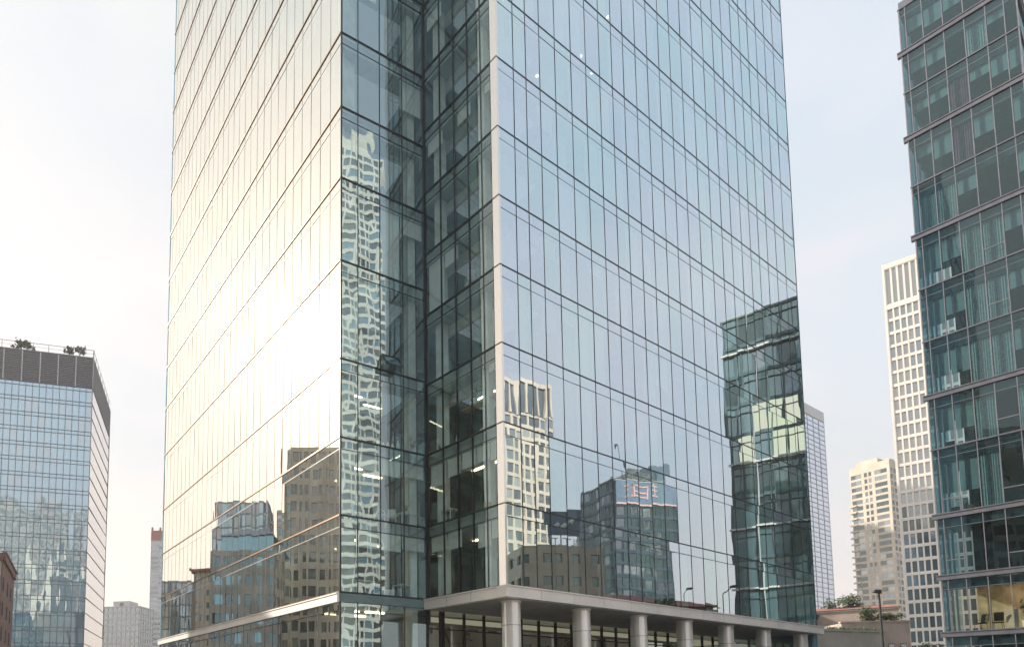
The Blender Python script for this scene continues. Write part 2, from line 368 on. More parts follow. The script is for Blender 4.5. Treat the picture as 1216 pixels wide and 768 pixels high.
# interior: slabs with ceilings, partition behind, blinds, columns, lamps
Gp = (3.816+4.2, 34.191+6.0)      # partition point behind the recess
def slab(poly, z, th, m, name):
    mb = MB(); n = len(poly)
    vs_ = [(x, y, z-th) for x, y in poly]+[(x, y, z) for x, y in poly]
    mb.mesh(vs_, [tuple(range(n-1, -1, -1)), tuple(range(n, 2*n))]+[(i, (i+1) % n, n+(i+1) % n, n+i) for i in range(n)], m); mb.build(name, T)
def inset(P, F1, F2, o): return None
def ins(F, s, o): p = F(s, -o, 0); return (p.x, p.y)
polyR = [ins(fA, .15, .2), ins(fA, fA.len-.2, .2), ins(fR, fR.len-.2, .2), ins(fE, fE.len*.5, .2), ins(fG, 9, 12), ins(fG, .4, 8)]
polyL = [ins(fL, .2, .2), ins(fL, fL.len-.2, .2), ins(fC, fC.len-.1, .2), ins(fG, .3, 8), ins(fG, 6, 30)]
for i, z in enumerate(ZR): slab(polyR, z+.04, .62, 'slab', 'floor_slab')
for i, z in enumerate(ZL): slab(polyL, z+.04, .62, 'slab', 'floor_slab')
# opaque cores a few metres behind the glass
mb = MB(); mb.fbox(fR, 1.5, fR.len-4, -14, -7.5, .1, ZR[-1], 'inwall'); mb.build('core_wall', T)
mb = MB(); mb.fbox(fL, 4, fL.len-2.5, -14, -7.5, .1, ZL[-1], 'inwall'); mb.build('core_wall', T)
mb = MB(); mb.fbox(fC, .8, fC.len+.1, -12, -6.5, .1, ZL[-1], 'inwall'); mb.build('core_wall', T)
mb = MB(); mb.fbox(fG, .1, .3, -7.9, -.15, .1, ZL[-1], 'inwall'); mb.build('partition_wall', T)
mb = MB(); mb.fbox(fG, 2, Glen, -12, -4.2, .3, zz-.3, 'warmwall'); mb.build('lobby_wall', T)
mb = MB(); mb.fbox(fG, .4, Glen, -4.19, -.3, zz-.34, zz-.30, 'lobbyglow'); mb.build('lobby_fill_ceiling', T)  # whole ceiling glows, added to brighten the lobby
for i in range(10): mb = MB(); mb.fbox(fG, 3+i*3, 4.2+i*3, -4.18, -4.1, .3, 3.4+.5*(i % 3), 'intdark' if i % 2 else 'inwall'); mb.build('lobby_wall_panel', T)
# pillars inside near the glass
def pil(F, s, o, w, z0, z1, m='pillar'):
    mb = MB(); mb.fbox(F, s-w/2, s+w/2, -o-w, -o, z0, z1, m); mb.build('interior_column', T)
pil(fC, fC.len-.6, .5, .5, .3, ZL[-1]); pil(fA, .6, .45, .5, ZR[0], ZR[-1]); pil(fA, fA.len-1.5, .45, .4, ZR[0], ZR[-1])
for s in (fL.len-1.0, fL.len-7.3, fL.len-14): pil(fL, s, .6, .7, .3, ZL[-1])
pil(fC, .35, .5, .22, .3, ZL[-1])
for s in (6, 14, 22, 30): pil(fR, s, .8, .8, ZR[0], ZR[-1])
# roller blinds
random.seed(5)
bl = []
def blinds(F, zs, cuts, prob, full, off=.28, lo=.15, hi=.55, strip=.62, m='blind'):
    for i in range(len(zs)-1):
        for k in range(len(cuts)-1):
            if random.random() < prob:
                d = random.uniform(lo, hi) if random.random() > full else .97
                z1 = zs[i+1]-strip+.02; h = (z1-zs[i])*d
                mb = MB(); mb.fbox(F, cuts[k]+.04, cuts[k+1]-.04, -off-.012, -off, z1-h, z1, m)
                mb.cyl(F(cuts[k]+.05, -off-.006, z1-h), F(cuts[k+1]-.05, -off-.006, z1-h), .018, .018, m, 6); bl.append(mb)
blinds(fC, ZL[:3], cC, .97, 0, lo=.20, hi=.26); blinds(fA, ZR[:3], cA, .97, 0, lo=.24, hi=.36)
blinds(fC, ZL[2:], cC, .25, .1); blinds(fA, ZR[2:], cA, .35, .1, lo=.08, hi=.3)
blinds(fR, ZR, cR, .33, .55, hi=.9); blinds(fL, ZL, cL, .25, .2)
many(T, 'roller_blind', bl)
for i in range(1, len(ZR)-1):
    mb = MB(); mb.fbox(fA, .3, fA.len-.5, -1.25, -1.05, ZR[i+1]-1.15, ZR[i+1]-.59, 'furn'); mb.build('bulkhead', T)
# ceiling lamps, then glow panels added to brighten the upper recess
def lamp(F, s0, s1, o, z):
    mb = MB(); mb.fbox(F, s0, s1, -o-.07, -o+.07, z-.06, z-.01, 'lampstrip'); mb.build('ceiling_lamp', T)
for i in range(0, 3):
    zc = ZL[i+1]-.58
    lamp(fC, 1.2, 2.5, 2.2, zc); lamp(fC, 3.0, 4.2, 2.9, zc); lamp(fA, 1.0, 3.0, 2.6, ZR[i+1]-.58)
    lamp(fL, fL.len-4.5, fL.len-3, 2.4, zc)
for i in range(len(ZR)-1):
    if i >= 2:
        mb = MB(); mb.fbox(fA, .7, 4.6, -4.2, -1.5, ZR[i+1]-.62, ZR[i+1]-.585, 'fillpanel'); mb.build('added_fill_panel', T)
    if 2 <= i < len(ZL)-1:
        mb = MB(); mb.fbox(fC, .6, 4.8, -4.0, -1.2, ZL[i+1]-.62, ZL[i+1]-.585, 'fillpanel'); mb.build('added_fill_panel', T)
for s in (1.0, 2.6): lamp(fC, s, s+1.2, 2.0, ZL[0]-.62); lamp(fC, s, s+1.0, 3.8, ZL[0]-.62)
for i in range(5): mb = MB(); mb.fbox(fG, 2+i*5.2, 4.6+i*5.2, -3.1, -2.9, zz-1.4, zz-1.34, 'lampT'); mb.fbox(fG, 1.5+i*5.2, 3.6+i*5.2, -4.6, -4.4, zz-.9, zz-.84, 'lampT'); mb.build('ceiling_lamp', T)  # tubes added to brighten the dark lobby
for i, (s, zi) in enumerate([(8, 9), (9.5, 9), (11, 9), (5, 8), (7.4, 7), (4, 8), (12, 10), (10, 8), (3, 9)]):
    mb = MB(); p = fR(s, -1.6-.3*(i % 3), ZR[zi]-.62); mb.cyl(p, p+Vector((0, 0, .04)), .07, .07, 'tube', 14); mb.build('ceiling_lamp', T)
# rear walls, roof
mb = MB(); mb.fbox(fE, 0, fE.len, -.3, 0, .1, ZR[-1], 'pane_blue'); mb.build('rear_wall', T)
mb = MB(); mb.fbox(fB, 0, fB.len, -.3, 0, .1, ZR[-1], 'pane_blue'); mb.build('rear_wall', T)
slab([D, C, A, B, E, Fb], ZR[-1]+.8, .8, 'alu', 'roof')
# open awning window in the recess
F = fC; z1 = 18.42+1.7; z0 = 17.65+1.7
sash = MB(); s0, s1 = cC[2]+.03, cC[2]+1.12
def sp_(s, q, d):  # q: 0 top .. 1 bottom along the sash, hinged at the top
    return F(s, .06+.55*q+d, z1-.80*q)
for a, b, c_, d_ in ((s0, s1, 0, .07), (s0, s1, .93, 1), (s0, s0+.06, .07, .93), (s1-.06, s1, .07, .93)):
    sash.hexa([sp_(a, d_, .03), sp_(b, d_, .03), sp_(b, d_, -.02), sp_(a, d_, -.02), sp_(a, c_, .03), sp_(b, c_, .03), sp_(b, c_, -.02), sp_(a, c_, -.02)], 'frame')
ow = sash.build('open_window_sash', T)
g = MB(); g.poly([sp_(s0+.05, .95, 0), sp_(s1-.05, .95, 0), sp_(s1-.05, .05, 0), sp_(s0+.05, .05, 0)], 'glassR'); g.build('sash_glass', ow)

# ------------------------------------------------------------------ office furniture seen through the recess glass
def chair(x, y, z, rz, m='furn', label='', group='chairs behind the office glass', k=1.0):
    r = thing('office_chair', label, 'chair', group)
    c, s_ = cos(rz), sin(rz)
    def w(px, py, pz): px *= k; py *= k; pz *= k; return (x+px*c-py*s_, y+px*s_+py*c, z+pz)
    def bx(name, a, b, cc, d, e, f, mm, lean=0):
        mb = MB(); mb.hexa([w(a, cc, e), w(b, cc, e), w(b, d, e), w(a, d, e), w(a, cc+lean, f), w(b, cc+lean, f), w(b, d+lean, f), w(a, d+lean, f)], mm); mb.build(name, r)
    bx('seat', -.24, .24, -.22, .24, .43, .49, m); bx('backrest', -.22, .22, -.26, -.22, .52, 1.05, m, -.10)
    for i, (px, py) in enumerate(((-.2, -.2), (.2, -.2), (-.2, .2), (.2, .2))):
        mb = MB(); mb.cyl(w(px*1.15, py*1.15, 0), w(px*.9, py*.9, .43), .02, .022, m, 8); mb.build('leg', r)
    for px in (-.25, .25):
        mb = MB(); mb.cyl(w(px, .15, .45), w(px, .12, .68), .015, .015, m, 6); mb.cyl(w(px, .15, .68), w(px, -.24, .70), .018, .018, m, 6); mb.build('armrest', r)
    return r
def desk(x, y, z, rz, w_=1.1, label='', m='furn'):
    r = thing('desk', label, 'desk'); c, s_ = cos(rz), sin(rz)
    def w(px, py, pz): return (x+px*c-py*s_, y+px*s_+py*c, z+pz)
    def bx(name, a, b, cc, d, e, f, mm):
        mb = MB(); mb.hexa([w(a, cc, e), w(b, cc, e), w(b, d, e), w(a, d, e), w(a, cc, f), w(b, cc, f), w(b, d, f), w(a, d, f)], mm); mb.build(name, r)
    h = w_/2
    bx('tabletop', -h, h, -.35, .35, .72, .77, m)
    for px in (-h, h-.05):
        for py in (-.35, .30): bx('leg', px, px+.05, py, py+.05, 0, .72, m)
    bx('modesty_panel', -h+.05, h-.05, -.02, 0, .2, .7, 'intdark')
    return r
def plant(x, y, z, h, label, pot='pot', seed=1, spread=.3, n=60, cat='plant', m='leaf2', name='potted_plant'):
    random.seed(seed); r = thing(name, label, cat)
    mb = MB(); mb.cyl((x, y, z), (x, y, z+h*.3), .09*h+.04, .13*h+.05, pot, 14); mb.build('pot', r)
    mb = MB(); st = MB()
    for i in range(7):
        a = random.uniform(0, 6.3); q = (x+cos(a)*spread*random.uniform(.2, .7), y+sin(a)*spread*random.uniform(.2, .7), z+h*random.uniform(.7, 1))
        st.cyl((x, y, z+h*.28), q, .012, .006, 'bark', 5)
        for j in range(n//7):
            t = random.uniform(.3, 1.05); b = Vector((x, y, z+h*.28)).lerp(Vector(q), t)
            d = Vector((random.uniform(-1, 1), random.uniform(-1, 1), random.uniform(-.4, .9))).normalized()*random.uniform(.08, .16)*max(h, .6)
            k = d.cross(Vector((0, 0, 1))).normalized()*d.length*.28
            mb.poly([b, b+d*.5+k, b+d, b+d*.5-k], m)
    mb.build('foliage', r); st.build('stem', r); return r
def vase(x, y, z, h, r_, label, m='furn'):
    mb = MB(); pr = [(0, .6), (.25, 1), (.6, .9), (.85, .45), (1, .55)]
    for (a, b), (c_, d_) in zip(pr, pr[1:]): mb.cyl((x, y, z+a*h), (x, y, z+c_*h), r_*b, r_*d_, m, 12)
    return tag(mb.build('vase', smooth=True), label, 'vase', 'white vases on the recess window floor')
def at(F, s, o, z): p = F(s, -o, z); return p.x, p.y, p.z
rzC = math.atan2(fC.t.y, fC.t.x); rzA = math.atan2(fA.t.y, fA.t.x)
f0, f1, f2, f3, f5 = ZL[0]+.05, ZL[1]+.05, ZL[2]+.05, ZL[3]+.05, ZL[5]+.05
g1, g2, g3, g4 = ZR[1]+.05, ZR[2]+.05, ZR[3]+.05, ZR[4]+.05
x, y, z = at(fC, 1.75, .8, f0); desk(x, y, z, rzC, 1.1, 'white framed desk at the glass on the lower recess floor')
x, y, z = at(fC, 1.2, 1.3, f0); plant(x, y, z, 1.5, 'tall leafy plant behind the white desk on the lower recess floor', seed=3, spread=.5, n=90)
x, y, z = at(fC, 3.3, .7, f0)
mb = MB(); mb.hexa([(x-.3, y-.15, z), (x+.3, y-.15, z), (x+.3, y+.15, z), (x-.3, y+.15, z), (x-.34, y-.18, z+.4), (x+.34, y-.18, z+.4), (x+.34, y+.18, z+.4), (x-.34, y+.18, z+.4)], 'pot')
tag(mb.build('planter_box'), 'pale rectangular planter on the lower recess floor by the window', 'planter')
x, y, z = at(fC, 3.3, 1.3, f0); plant(x, y, z, 1.3, 'dark leafy plant rising behind the pale planter box', seed=8, spread=.5, n=90, m='leaf')
x, y, z = at(fC, 4.35, .9, f0); desk(x, y, z, rzC+.2, .9, 'thin legged white desk beside the inner recess corner, lower floor')
x, y, z = at(fC, 2.6, 1.2, f0); chair(x, y, z, rzC+2.4, 'black', 'dark chair between desk and planter on the lower recess floor')
x, y, z = at(fC, 3.9, 1.5, f0); chair(x, y, z, rzC+.5, 'black', 'dark chair behind the thin legged desk in the recess')
x, y, z = at(fC, 1.25, .7, f1); chair(x, y, z, rzC+1.9, 'furn', 'white chair leaning near the recess edge, second floor up', )
x, y, z = at(fC, 2.75, .7, f1); chair(x, y, z, rzC-1.2, 'furn', 'white armchair in the middle of the recess, second floor up')
x, y, z = at(fC, 3.6, .8, f1); chair(x, y, z, rzC+2.6, 'furn', 'white chair turned toward the desk, second floor up')
x, y, z = at(fC, 4.5, .75, f1); desk(x, y, z, rzC, 1.0, 'white desk with dark panel at the inner recess corner, second floor up')
x, y, z = at(fC, 4.55, .75, f1+.77); plant(x, y, z, .55, 'small bushy plant standing on the white corner desk', seed=4, spread=.2, n=50)
x, y, z = at(fA, 1.05, .7, g1); desk(x, y, z, rzA, .8, 'small white table beside the inner recess corner on its right side')
for i, (s, h, l) in enumerate([(4.3, .42, 'small brown figurine at the window left of the white corner strip'), (4.65, .30, 'low brown ornament beside the figurine at the white corner strip')]):
    x, y, z = at(fA, s-.3, .25, g1+.02); mb = MB()
    mb.cyl((x, y, z), (x, y, z+h*.5), .09, .06, 'card', 10); mb.cyl((x, y, z+h*.5), (x, y, z+h*.8), .045, .08, 'card', 10); mb.cyl((x, y, z+h*.8), (x, y, z+h), .06, .02, 'card', 10)
    tag(mb.build('figurine'), l, 'ornament')
vl = ['tall white vase, leftmost of the row behind the recess glass', 'short white vase, second in the row behind the recess glass', 'narrow white vase in the middle of the recess window row', 'white vase with a slim neck, fourth of the recess window row', 'tallest white vase of the recess window row, before the dark wall']
for i, (s, h) in enumerate([(2.5, .5), (2.8, .3), (3.1, .4), (3.4, .35), (3.75, .6)]):
    x, y, z = at(fC, s, .35, f2); vase(x, y, z, h, .10, vl[i])
x, y, z = at(fC, 4.75, .5, f2); plant(x, y, z, 1.0, 'reddish plant in a white pot at the inner recess corner', seed=5, spread=.3, n=60, m='pink')
vr = ['white vase on the right recess window floor near the inner corner', 'slim white vase halfway along the right recess window', 'round white vase near the white corner strip on the right recess floor']
for i, (s, h) in enumerate([(1.3, .45), (2.1, .5), (3.9, .25)]):
    x, y, z = at(fA, s, .3, g2); vase(x, y, z, h, .10 if i < 2 else .17, vr[i])
x, y, z = at(fA, .7, .35, g2); plant(x, y, z, .5, 'low round green plant beside the inner recess corner', seed=9, spread=.3, n=60)
x, y, z = at(fA, 3.1, .6, g2+1.9)
mb = MB(); mb.fbox(fA, 2.2, 4.6, -1.0, -.5, g2+1.82, g2+1.88, 'card'); mb.build('shelf', T)
plant(x, y, z, 1.0, 'spiky plant in a white pot on a shelf behind the right recess glass', seed=6, spread=.55, n=80, m='brownc')
x, y, z = at(fA, 3.0, .5, g4); chair(x, y, z, rzA+1.0, 'furn', 'white slatted chair high in the right recess window')
x, y, z = at(fL, fL.len-3.0, .9, ZL[0]+.05); mb = MB(); mb.box(x-.4, x+.4, y-.25, y+.25, z, z+1.0, 'furn'); mb.box(x-.42, x+.42, y-.27, y+.27, z+1.001, z+1.04, 'furn')
mb.box(x-.38, x-.01, y-.262, y-.251, z+.05, z+.95, 'pot'); mb.box(x+.01, x+.38, y-.262, y-.251, z+.05, z+.95, 'pot')
tag(mb.build('cabinet'), 'low white cabinet behind the bottom row of the left bright face', 'cabinet')
x, y, z = at(fL, fL.len-1.9, 1.0, ZL[0]+.05); chair(x, y, z, 1.0, 'black', 'dark chair behind the lowest glass beside the left corner post')

# ------------------------------------------------------------------ generic tower in a street grid
def body(root, P0, t, w, d, z0, z1, m, name='wall', ins_=.25):
    F = Fr(P0, t=t); mb = MB(); mb.fbox(F, ins_, w-ins_, -d+ins_, -ins_, z0, z1, m); return mb.build(name, root)
def facade(root, F, w, z0, z1, nc, nr, pier, band, mw, panes_, depth=.25, probs=None, s0=0, items=None, sub=0, subm='linegrey', top=0, grid='facade_grid'):
    """a proud grid of piers and bands with the panes set back; panes go to items"""
    cw = w/nc; rh = (z1-z0)/nr; g = MB()
    for i in range(nc+1):
        a = max(0, i*cw-pier/2); b = min(w, i*cw+pier/2); g.fbox(F, s0+a, s0+b, -depth, 0, z0, z1+top, mw)
    for j in range(nr+1):
        a = max(z0, z0+j*rh-band/2); b = min(z1+top, z0+j*rh+band/2); g.fbox(F, s0+.01, s0+w-.01, -depth, -.012, a, b, mw)
    if sub:
        for j in range(nr): zz_ = z0+(j+1)*rh-sub; g.fbox(F, s0+.01, s0+w-.01, -depth, -.02, zz_-.06, zz_+.06, subm)
    g.build(grid, root)
    for i in range(nc):
        for j in range(nr):
            m = panes_(i, j) if callable(panes_) else random.choices(panes_, probs)[0]
            items.append(pane(F, s0+i*cw+pier/2, s0+(i+1)*cw-pier/2, z0+j*rh+band/2, z0+(j+1)*rh-band/2, m, -depth+.03, .003))
def add(v, t, k): return (v[0]+t[0]*k, v[1]+t[1]*k)

# left glass block with a louvred crown and roof garden
random.seed(21)
LB = thing('glass_office_block', 'blue glass office block with a dark louvred crown at the left edge', 'office block')
t = Vector((.970, .243, 0)).normalized(); K = (-71.05, 163.0); w = 26; P0 = (K[0]-t.x*w, K[1]-t.y*w); Fl = Fr(P0, t=t); Fs = Fr(K, t=(-Fl.n.x, -Fl.n.y)); ds = 33
body(LB, P0, t, w, ds, 0, 91, 'louvre')
it = []; facade(LB, Fl, w, 3, 83.0, 16, 20, .10, .12, 'linegrey', ['pane_rip', 'pane_blue2'], .18, [.82, .18], items=it, sub=.95)
facade(LB, Fs, ds, 3, 83.0, 1, 20, .03, .14, 'louvre', ['pane_side'], .15, items=it)
many(LB, 'window', it)
mb = MB()
for i in range(7): mb.fbox(Fl, i*w/6-.12 if i else 0, min(w, i*w/6+.12), -.2, .12, 83.1, 91.2, 'gwhite')
mb.build('crown_fin', LB)
mb = MB()
for j in range(16): mb.fbox(Fl, 0, w, -.25, .02, 83.2+j*.5, 83.5+j*.5, 'louvre'); mb.fbox(Fs, 0, ds, -.25, .02, 83.2+j*.5, 83.5+j*.5, 'louvre')
mb.build('louvre_band', LB)
mb = MB(); mb.fbox(Fl, 0, w, -ds, 0, 91.21, 91.6, 'louvre'); mb.build('roof', LB)
mb = MB()
for i in range(8): mb.fbox(Fl, i*w/7-.05, i*w/7+.05, -.15, -.05, 91.6, 93.6, 'lampmetal')
mb.fbox(Fl, 0, w, -.14, -.06, 93.55, 93.65, 'lampmetal'); mb.fbox(Fl, 0, w, -.12, -.08, 92.6, 92.65, 'lampmetal')
for i in range(8): mb.fbox(Fs, i*ds/8-.05, i*ds/8+.05, -.15, -.05, 91.6, 93.6, 'lampmetal')
mb.fbox(Fs, 0, ds, -.14, -.06, 93.55, 93.65, 'lampmetal')
mb.build('roof_railing', LB)
def bush(x, y, z, h, r, label, seed, name='shrub', cat='shrub', trunk=.35, n=900, leaf=.3, group=None, mats=('leaf', 'leaf2')):
    random.seed(seed); ro = thing(name, label, cat, group); st = MB(); fo = MB()
    st.cyl((x, y, z), (x, y, z+h*trunk), h*.035, h*.025, 'bark', 8)
    cs = []
    for i in range(9):
        a = random.uniform(0, 6.28); rr = r*random.uniform(.25, .75); c = Vector((x+cos(a)*rr, y+sin(a)*rr, z+h*random.uniform(trunk+.1, .9)))
        st.cyl((x, y, z+h*trunk*.9), c, h*.018, h*.006, 'bark', 5); cs.append((c, r*random.uniform(.25, .48)))
    for i in range(n):
        c, q = random.choice(cs); d = Vector((random.gauss(0, 1), random.gauss(0, 1), random.gauss(0, .8))).normalized()*q*random.uniform(.3, 1.1)
        p = c+d; a = Vector((random.uniform(-1, 1), random.uniform(-1, 1), random.uniform(-1, 1))).normalized()*leaf; b = a.orthogonal().normalized()*leaf*.5
        fo.poly([p, p+a*.5+b, p+a, p+a*.5-b], random.choice(mats))
    fo.build('crown', ro); st.build('trunk', ro); return ro
for i, (s, h, r, lab) in enumerate([(w-19.0, 3.0, 1.9, 'small roof tree, left one of the rail garden on the glass block'), (w-16.5, 2.7, 1.8, 'loose shrub beside the left roof tree on the glass block'), (w-6.2, 2.4, 1.4, 'sparse thin shrub on the glass block roof near its corner'), (w-3.7, 3.4, 1.5, 'tallest upright roof tree nearest the glass block corner')]):
    p = Fl(s, -1.2, 91.6); bush(p.x, p.y, p.z, h*1.0, r, lab, 40+i, 'roof_shrub', 'shrub', .3, 260, .45, 'plants on the glass block roof')

# brown tiled building bottom left
BR = thing('brown_tiled_building', 'low building with red brown tiled side at the bottom left edge', 'building')
t = Vector((.85, -.15, 0)).normalized()
K = (-62.9, 110.0); P0 = (K[0]-t.x*10, K[1]-t.y*10)
Fl2 = Fr(P0, t=t); tt = (-8.6, 19.5)
ll = math.hypot(*tt); tt = (tt[0]/ll, tt[1]/ll); Fs2 = Fr(K, t=tt)
HB = 26.2
mb = MB(); pl = [P0, K, (K[0]+tt[0]*ll, K[1]+tt[1]*ll), (P0[0]+tt[0]*ll, P0[1]+tt[1]*ll)]
mb.hexa([(a, b, 0) for a, b in pl]+[(a, b, HB) for a, b in pl], 'wallst'); mb.build('wall', BR)
mb = MB(); mb.fbox(Fs2, 0, ll, 0, .2, 0, HB+.02, 'brick'); mb.build('side_wall', BR)
mb = MB(); mb.fbox(Fl2, -.2, 10.25, 0.002, .4, HB-.9, HB+.4, 'brick'); mb.fbox(Fs2, -.2, ll, .201, .6, HB-.9, HB+.4, 'brick'); mb.fbox(Fs2, -.3, ll+.1, .1, .8, HB+.401, HB+.7, 'brick'); mb.build('cornice', BR)
for z in (2.5, 6.9, 11.3, 15.7, 20.1):
    mb = MB(); mb.fbox(Fl2, 8.9, 9.9, 0, .06, z, z+2.6, 'door'); mb.fbox(Fl2, 9.0, 9.8, .062, .09, z+.1, z+2.5, 'pane_deep'); mb.build('window', BR)
    for s in (1.2, 8.4, 14.4):
        mb = MB(); mb.fbox(Fs2, s, s+1.5, .2, .26, z, z+2.6, 'door'); mb.fbox(Fs2, s+.1, s+1.4, .262, .28, z+.1, z+2.5, 'pane_deep'); mb.build('window', BR)

def simple_tower(name, label, cat, P0, t, w, d, h, wall, panes_, probs, nc, ns, nr, pier, band, z0=3, top=0, depth=.25, sub=0, leftside=True, seed=1, limit=100, group=None):
    random.seed(seed); r = thing(name, label, cat, group); t = Vector((t[0], t[1], 0)).normalized()
    body(r, P0, t, w, d, 0, h-.1, wall); F0 = Fr(P0, t=t); it = []
    facade(r, F0, w, z0, h-top, nc, nr, pier, band, wall, panes_, depth, probs, items=it, sub=sub, subm=wall, top=top)
    n = F0.n; PR = (P0[0]+t.x*w, P0[1]+t.y*w); Fs = Fr(PR, t=(-n.x, -n.y)); PL = (P0[0]-n.x*d, P0[1]-n.y*d); FL = Fr(PL, t=(n.x, n.y))
    facade(r, Fs, d, z0, h-top, ns, nr, pier, band, wall, panes_, depth, probs, items=it, sub=sub, subm=wall, top=top)
    facade(r, FL, d, z0, h-top, ns, nr, pier, band, wall, panes_, depth, probs, items=it, sub=sub, subm=wall, top=top)
    many(r, 'window', it, limit)
    mb = MB(); mb.fbox(F0, .3, w-.3, -d+.3, -.3, h-.09, h+.3, 'conc'); mb.build('roof', r)
    return r, F0, Fs, FL
# far left
r, F0, _, _ = simple_tower('office_block', 'pale grey gridded office block far off beside the left glass block', 'office block', (-142.2, 350), (.98, -.17), 21.5, 16, 50.5, 'gwhite', ['pane_mid', 'pane_curt'], [.7, .3], 8, 6, 14, .5, .9, seed=2)
mb = MB(); mb.fbox(F0, 4, 14, -12, -3, 50.5, 54.0, 'gwhite'); mb.fbox(F0, 8, 10, -2.99, -2.8, 51, 53, 'louvre'); mb.build('penthouse', r)
r, F0, _, _ = simple_tower('striped_tower', 'slim grey striped tower with a red top peeking behind the bright glass face', 'tower', (-133.5, 400), (1, .05), 16, 14, 100.5, 'gwhite', ['pane_mid', 'pane_dark'], [.6, .4], 3, 3, 30, .3, 1.5, seed=3)
mb = MB(); mb.fbox(F0, -.1, 16.1, -14.1, .1, 100.6, 107.0, 'rooft')
for s in (0, 5, 10, 15): mb.fbox(F0, s, s+1, -1.2, .12, 107.01, 109, 'rooft')
mb.build('crown', r)
# right: blue glass tower behind the far edge
r, F0, _, _ = simple_tower('blue_glass_tower', 'smooth pale blue glass tower just behind the right edge of the main tower', 'tower', (317.5-.84*42, 420-.54*42), (.84, .54), 42, 30, 187, 'linegrey', ['pane_sky'], [1], 5, 4, 56, .10, .32, seed=4)
mb = MB(); mb.fbox(F0, 0, 42, -30, .05, 187.3, 194, 'gwhite'); mb.build('crown', r)
# right: beige apartment tower with balconies
random.seed(31)
AP = thing('apartment_tower', 'beige apartment tower with rows of small windows and balconies', 'apartment tower')
cx, cy = 257.1, 300; ta = Vector((.50, -.866, 0)).normalized(); w1 = 16.5; Pa = (cx-ta.x*w1, cy-ta.y*w1); Fa = Fr(Pa, t=ta); Fb_ = Fr((cx, cy), t=(-Fa.n.x, -Fa.n.y))
print('ap left px', 427+754*Pa[0]/Pa[1]); 
H = 116; body(AP, Pa, ta, w1, 12, 0, H-.2, 'beige')
it = []; g = MB(); nr = 34; rh = (H-6)/nr
for j in range(nr+1):
    z = 2+j*rh; g.fbox(Fa, 0, w1, -.3, 0, z, z+1.15, 'beige'); g.fbox(Fb_, 0, 12, -.3, -.005, z, z+1.15, 'beige')
for a, b in ((0, .5), (4.9, 6.1), (7.3, 7.9), (9.1, 10.4), (15.4, 16.5)): g.fbox(Fa, a, b, -.3, .012, 2, H, 'beige')
for a, b in ((0, .8), (3.2, 4.4), (7.2, 8), (10.8, 12)): g.fbox(Fb_, a, b, -.3, .008, 2, H, 'beige')
g.fbox(Fa, 0, w1, -.3, .02, H-4, H, 'beige'); g.fbox(Fb_, 0, 12, -.3, .022, H-4, H, 'beige')
g.build('facade_grid', AP)
for j in range(nr):
    z = 2+j*rh+1.15; z2 = z+rh-1.15
    for a, b in ((.5, 2.2), (2.3, 4.9), (6.1, 7.3), (7.9, 9.1), (10.4, 12.8), (12.9, 15.4)): it.append(pane(Fa, a, b, z, z2, random.choice(['pane_deep', 'pane_dark', 'pane_mid', 'pane_deep']), -.12))
    for a, b in ((.8, 3.2), (4.4, 7.2), (8, 10.8)): it.append(pane(Fb_, a, b, z, z2, random.choice(['pane_deep', 'pane_dark']), -.12))
many(AP, 'window', it)
bal = []
for j in range(nr-4):
    z = 2+j*rh; mb = MB(); mb.fbox(Fa, -.8, 2.2, .021, .8, z+.1, z+.9, 'beige'); bal.append(mb)
many(AP, 'balcony', bal)
mb = MB(); mb.fbox(Fa, 2.5, w1-5, -9, -1, H, H+2.5, 'beige'); mb.fbox(Fa, w1-4.5, w1-1, -9, -4, H, H+1.5, 'beige'); mb.build('penthouse', AP)
# right: tall pale gridded tower with a crown of fins
random.seed(32)
WT = thing('white_grid_tower', 'tall pale tower with tight window grid and open finned crown', 'tower')
K = (143.06, 165.0); t = Vector((.717, -.697, 0)).normalized(); wW = 14.0; Fw = Fr(K, t=t); PLw = (K[0]-Fw.n.x*14, K[1]-Fw.n.y*14); FwL = Fr(PLw, t=(Fw.n.x, Fw.n.y))
body(WT, K, t, wW, 14, 0, 118, 'wwhite', ins_=.5)
it = []
facade(WT, Fw, wW-1.0, 4, 106.5, 10, 28, .34, .80, 'wwhite', lambda i, j: random.choice(('pane_mid', 'pane_curt', 'pane_curt')) if j > 12 else random.choice(('pane_deep', 'pane_deep', 'pane_dark')), .45, None, s0=.5, items=it)  # sunlit top and shaded lower half put into the pane colours
facade(WT, Fw, wW-1.0, 107.2, 117.4, 10, 1, .42, .4, 'wwhite', ['pane_curt'], .45, s0=.5, items=it, grid='crown_fins')
mb = MB(); mb.fbox(Fw, 0, .5, -.6, .12, 3, 119, 'wwhite'); mb.fbox(Fw, wW-.5, wW, -.6, .12, 3, 119, 'wwhite'); mb.fbox(Fw, .5, wW-.5, -.6, .1, 105.9, 107.19, 'wwhite'); mb.fbox(Fw, .5, wW-.5, -.6, .1, 117.41, 118.8, 'wwhite'); mb.build('facade_frame', WT)
facade(WT, FwL, 14, 4, 118.5, 3, 30, 1.6, 1.2, 'wwhite', ['pane_mid'], .3, items=it)
many(WT, 'window', it)
# two unseen slabs added behind the main tower; they throw the shade on the lower halves of the pale towers
simple_tower('added_shade_slab', 'unseen slab added behind the main tower to shade the pale grid tower', 'office slab', (-6, 246), (.46, -.89), 44, 16, 127, 'conc', ['pane_mid', 'pane_dark'], [.6, .4], 12, 5, 40, .6, 1.2, seed=6, limit=20)
simple_tower('added_shade_slab', 'taller unseen slab added farther back to shade the apartment tower', 'office slab', (-4, 448), (.46, -.89), 60, 18, 214, 'conc', ['pane_mid', 'pane_dark'], [.6, .4], 12, 5, 50, .6, 1.2, seed=7, limit=20)

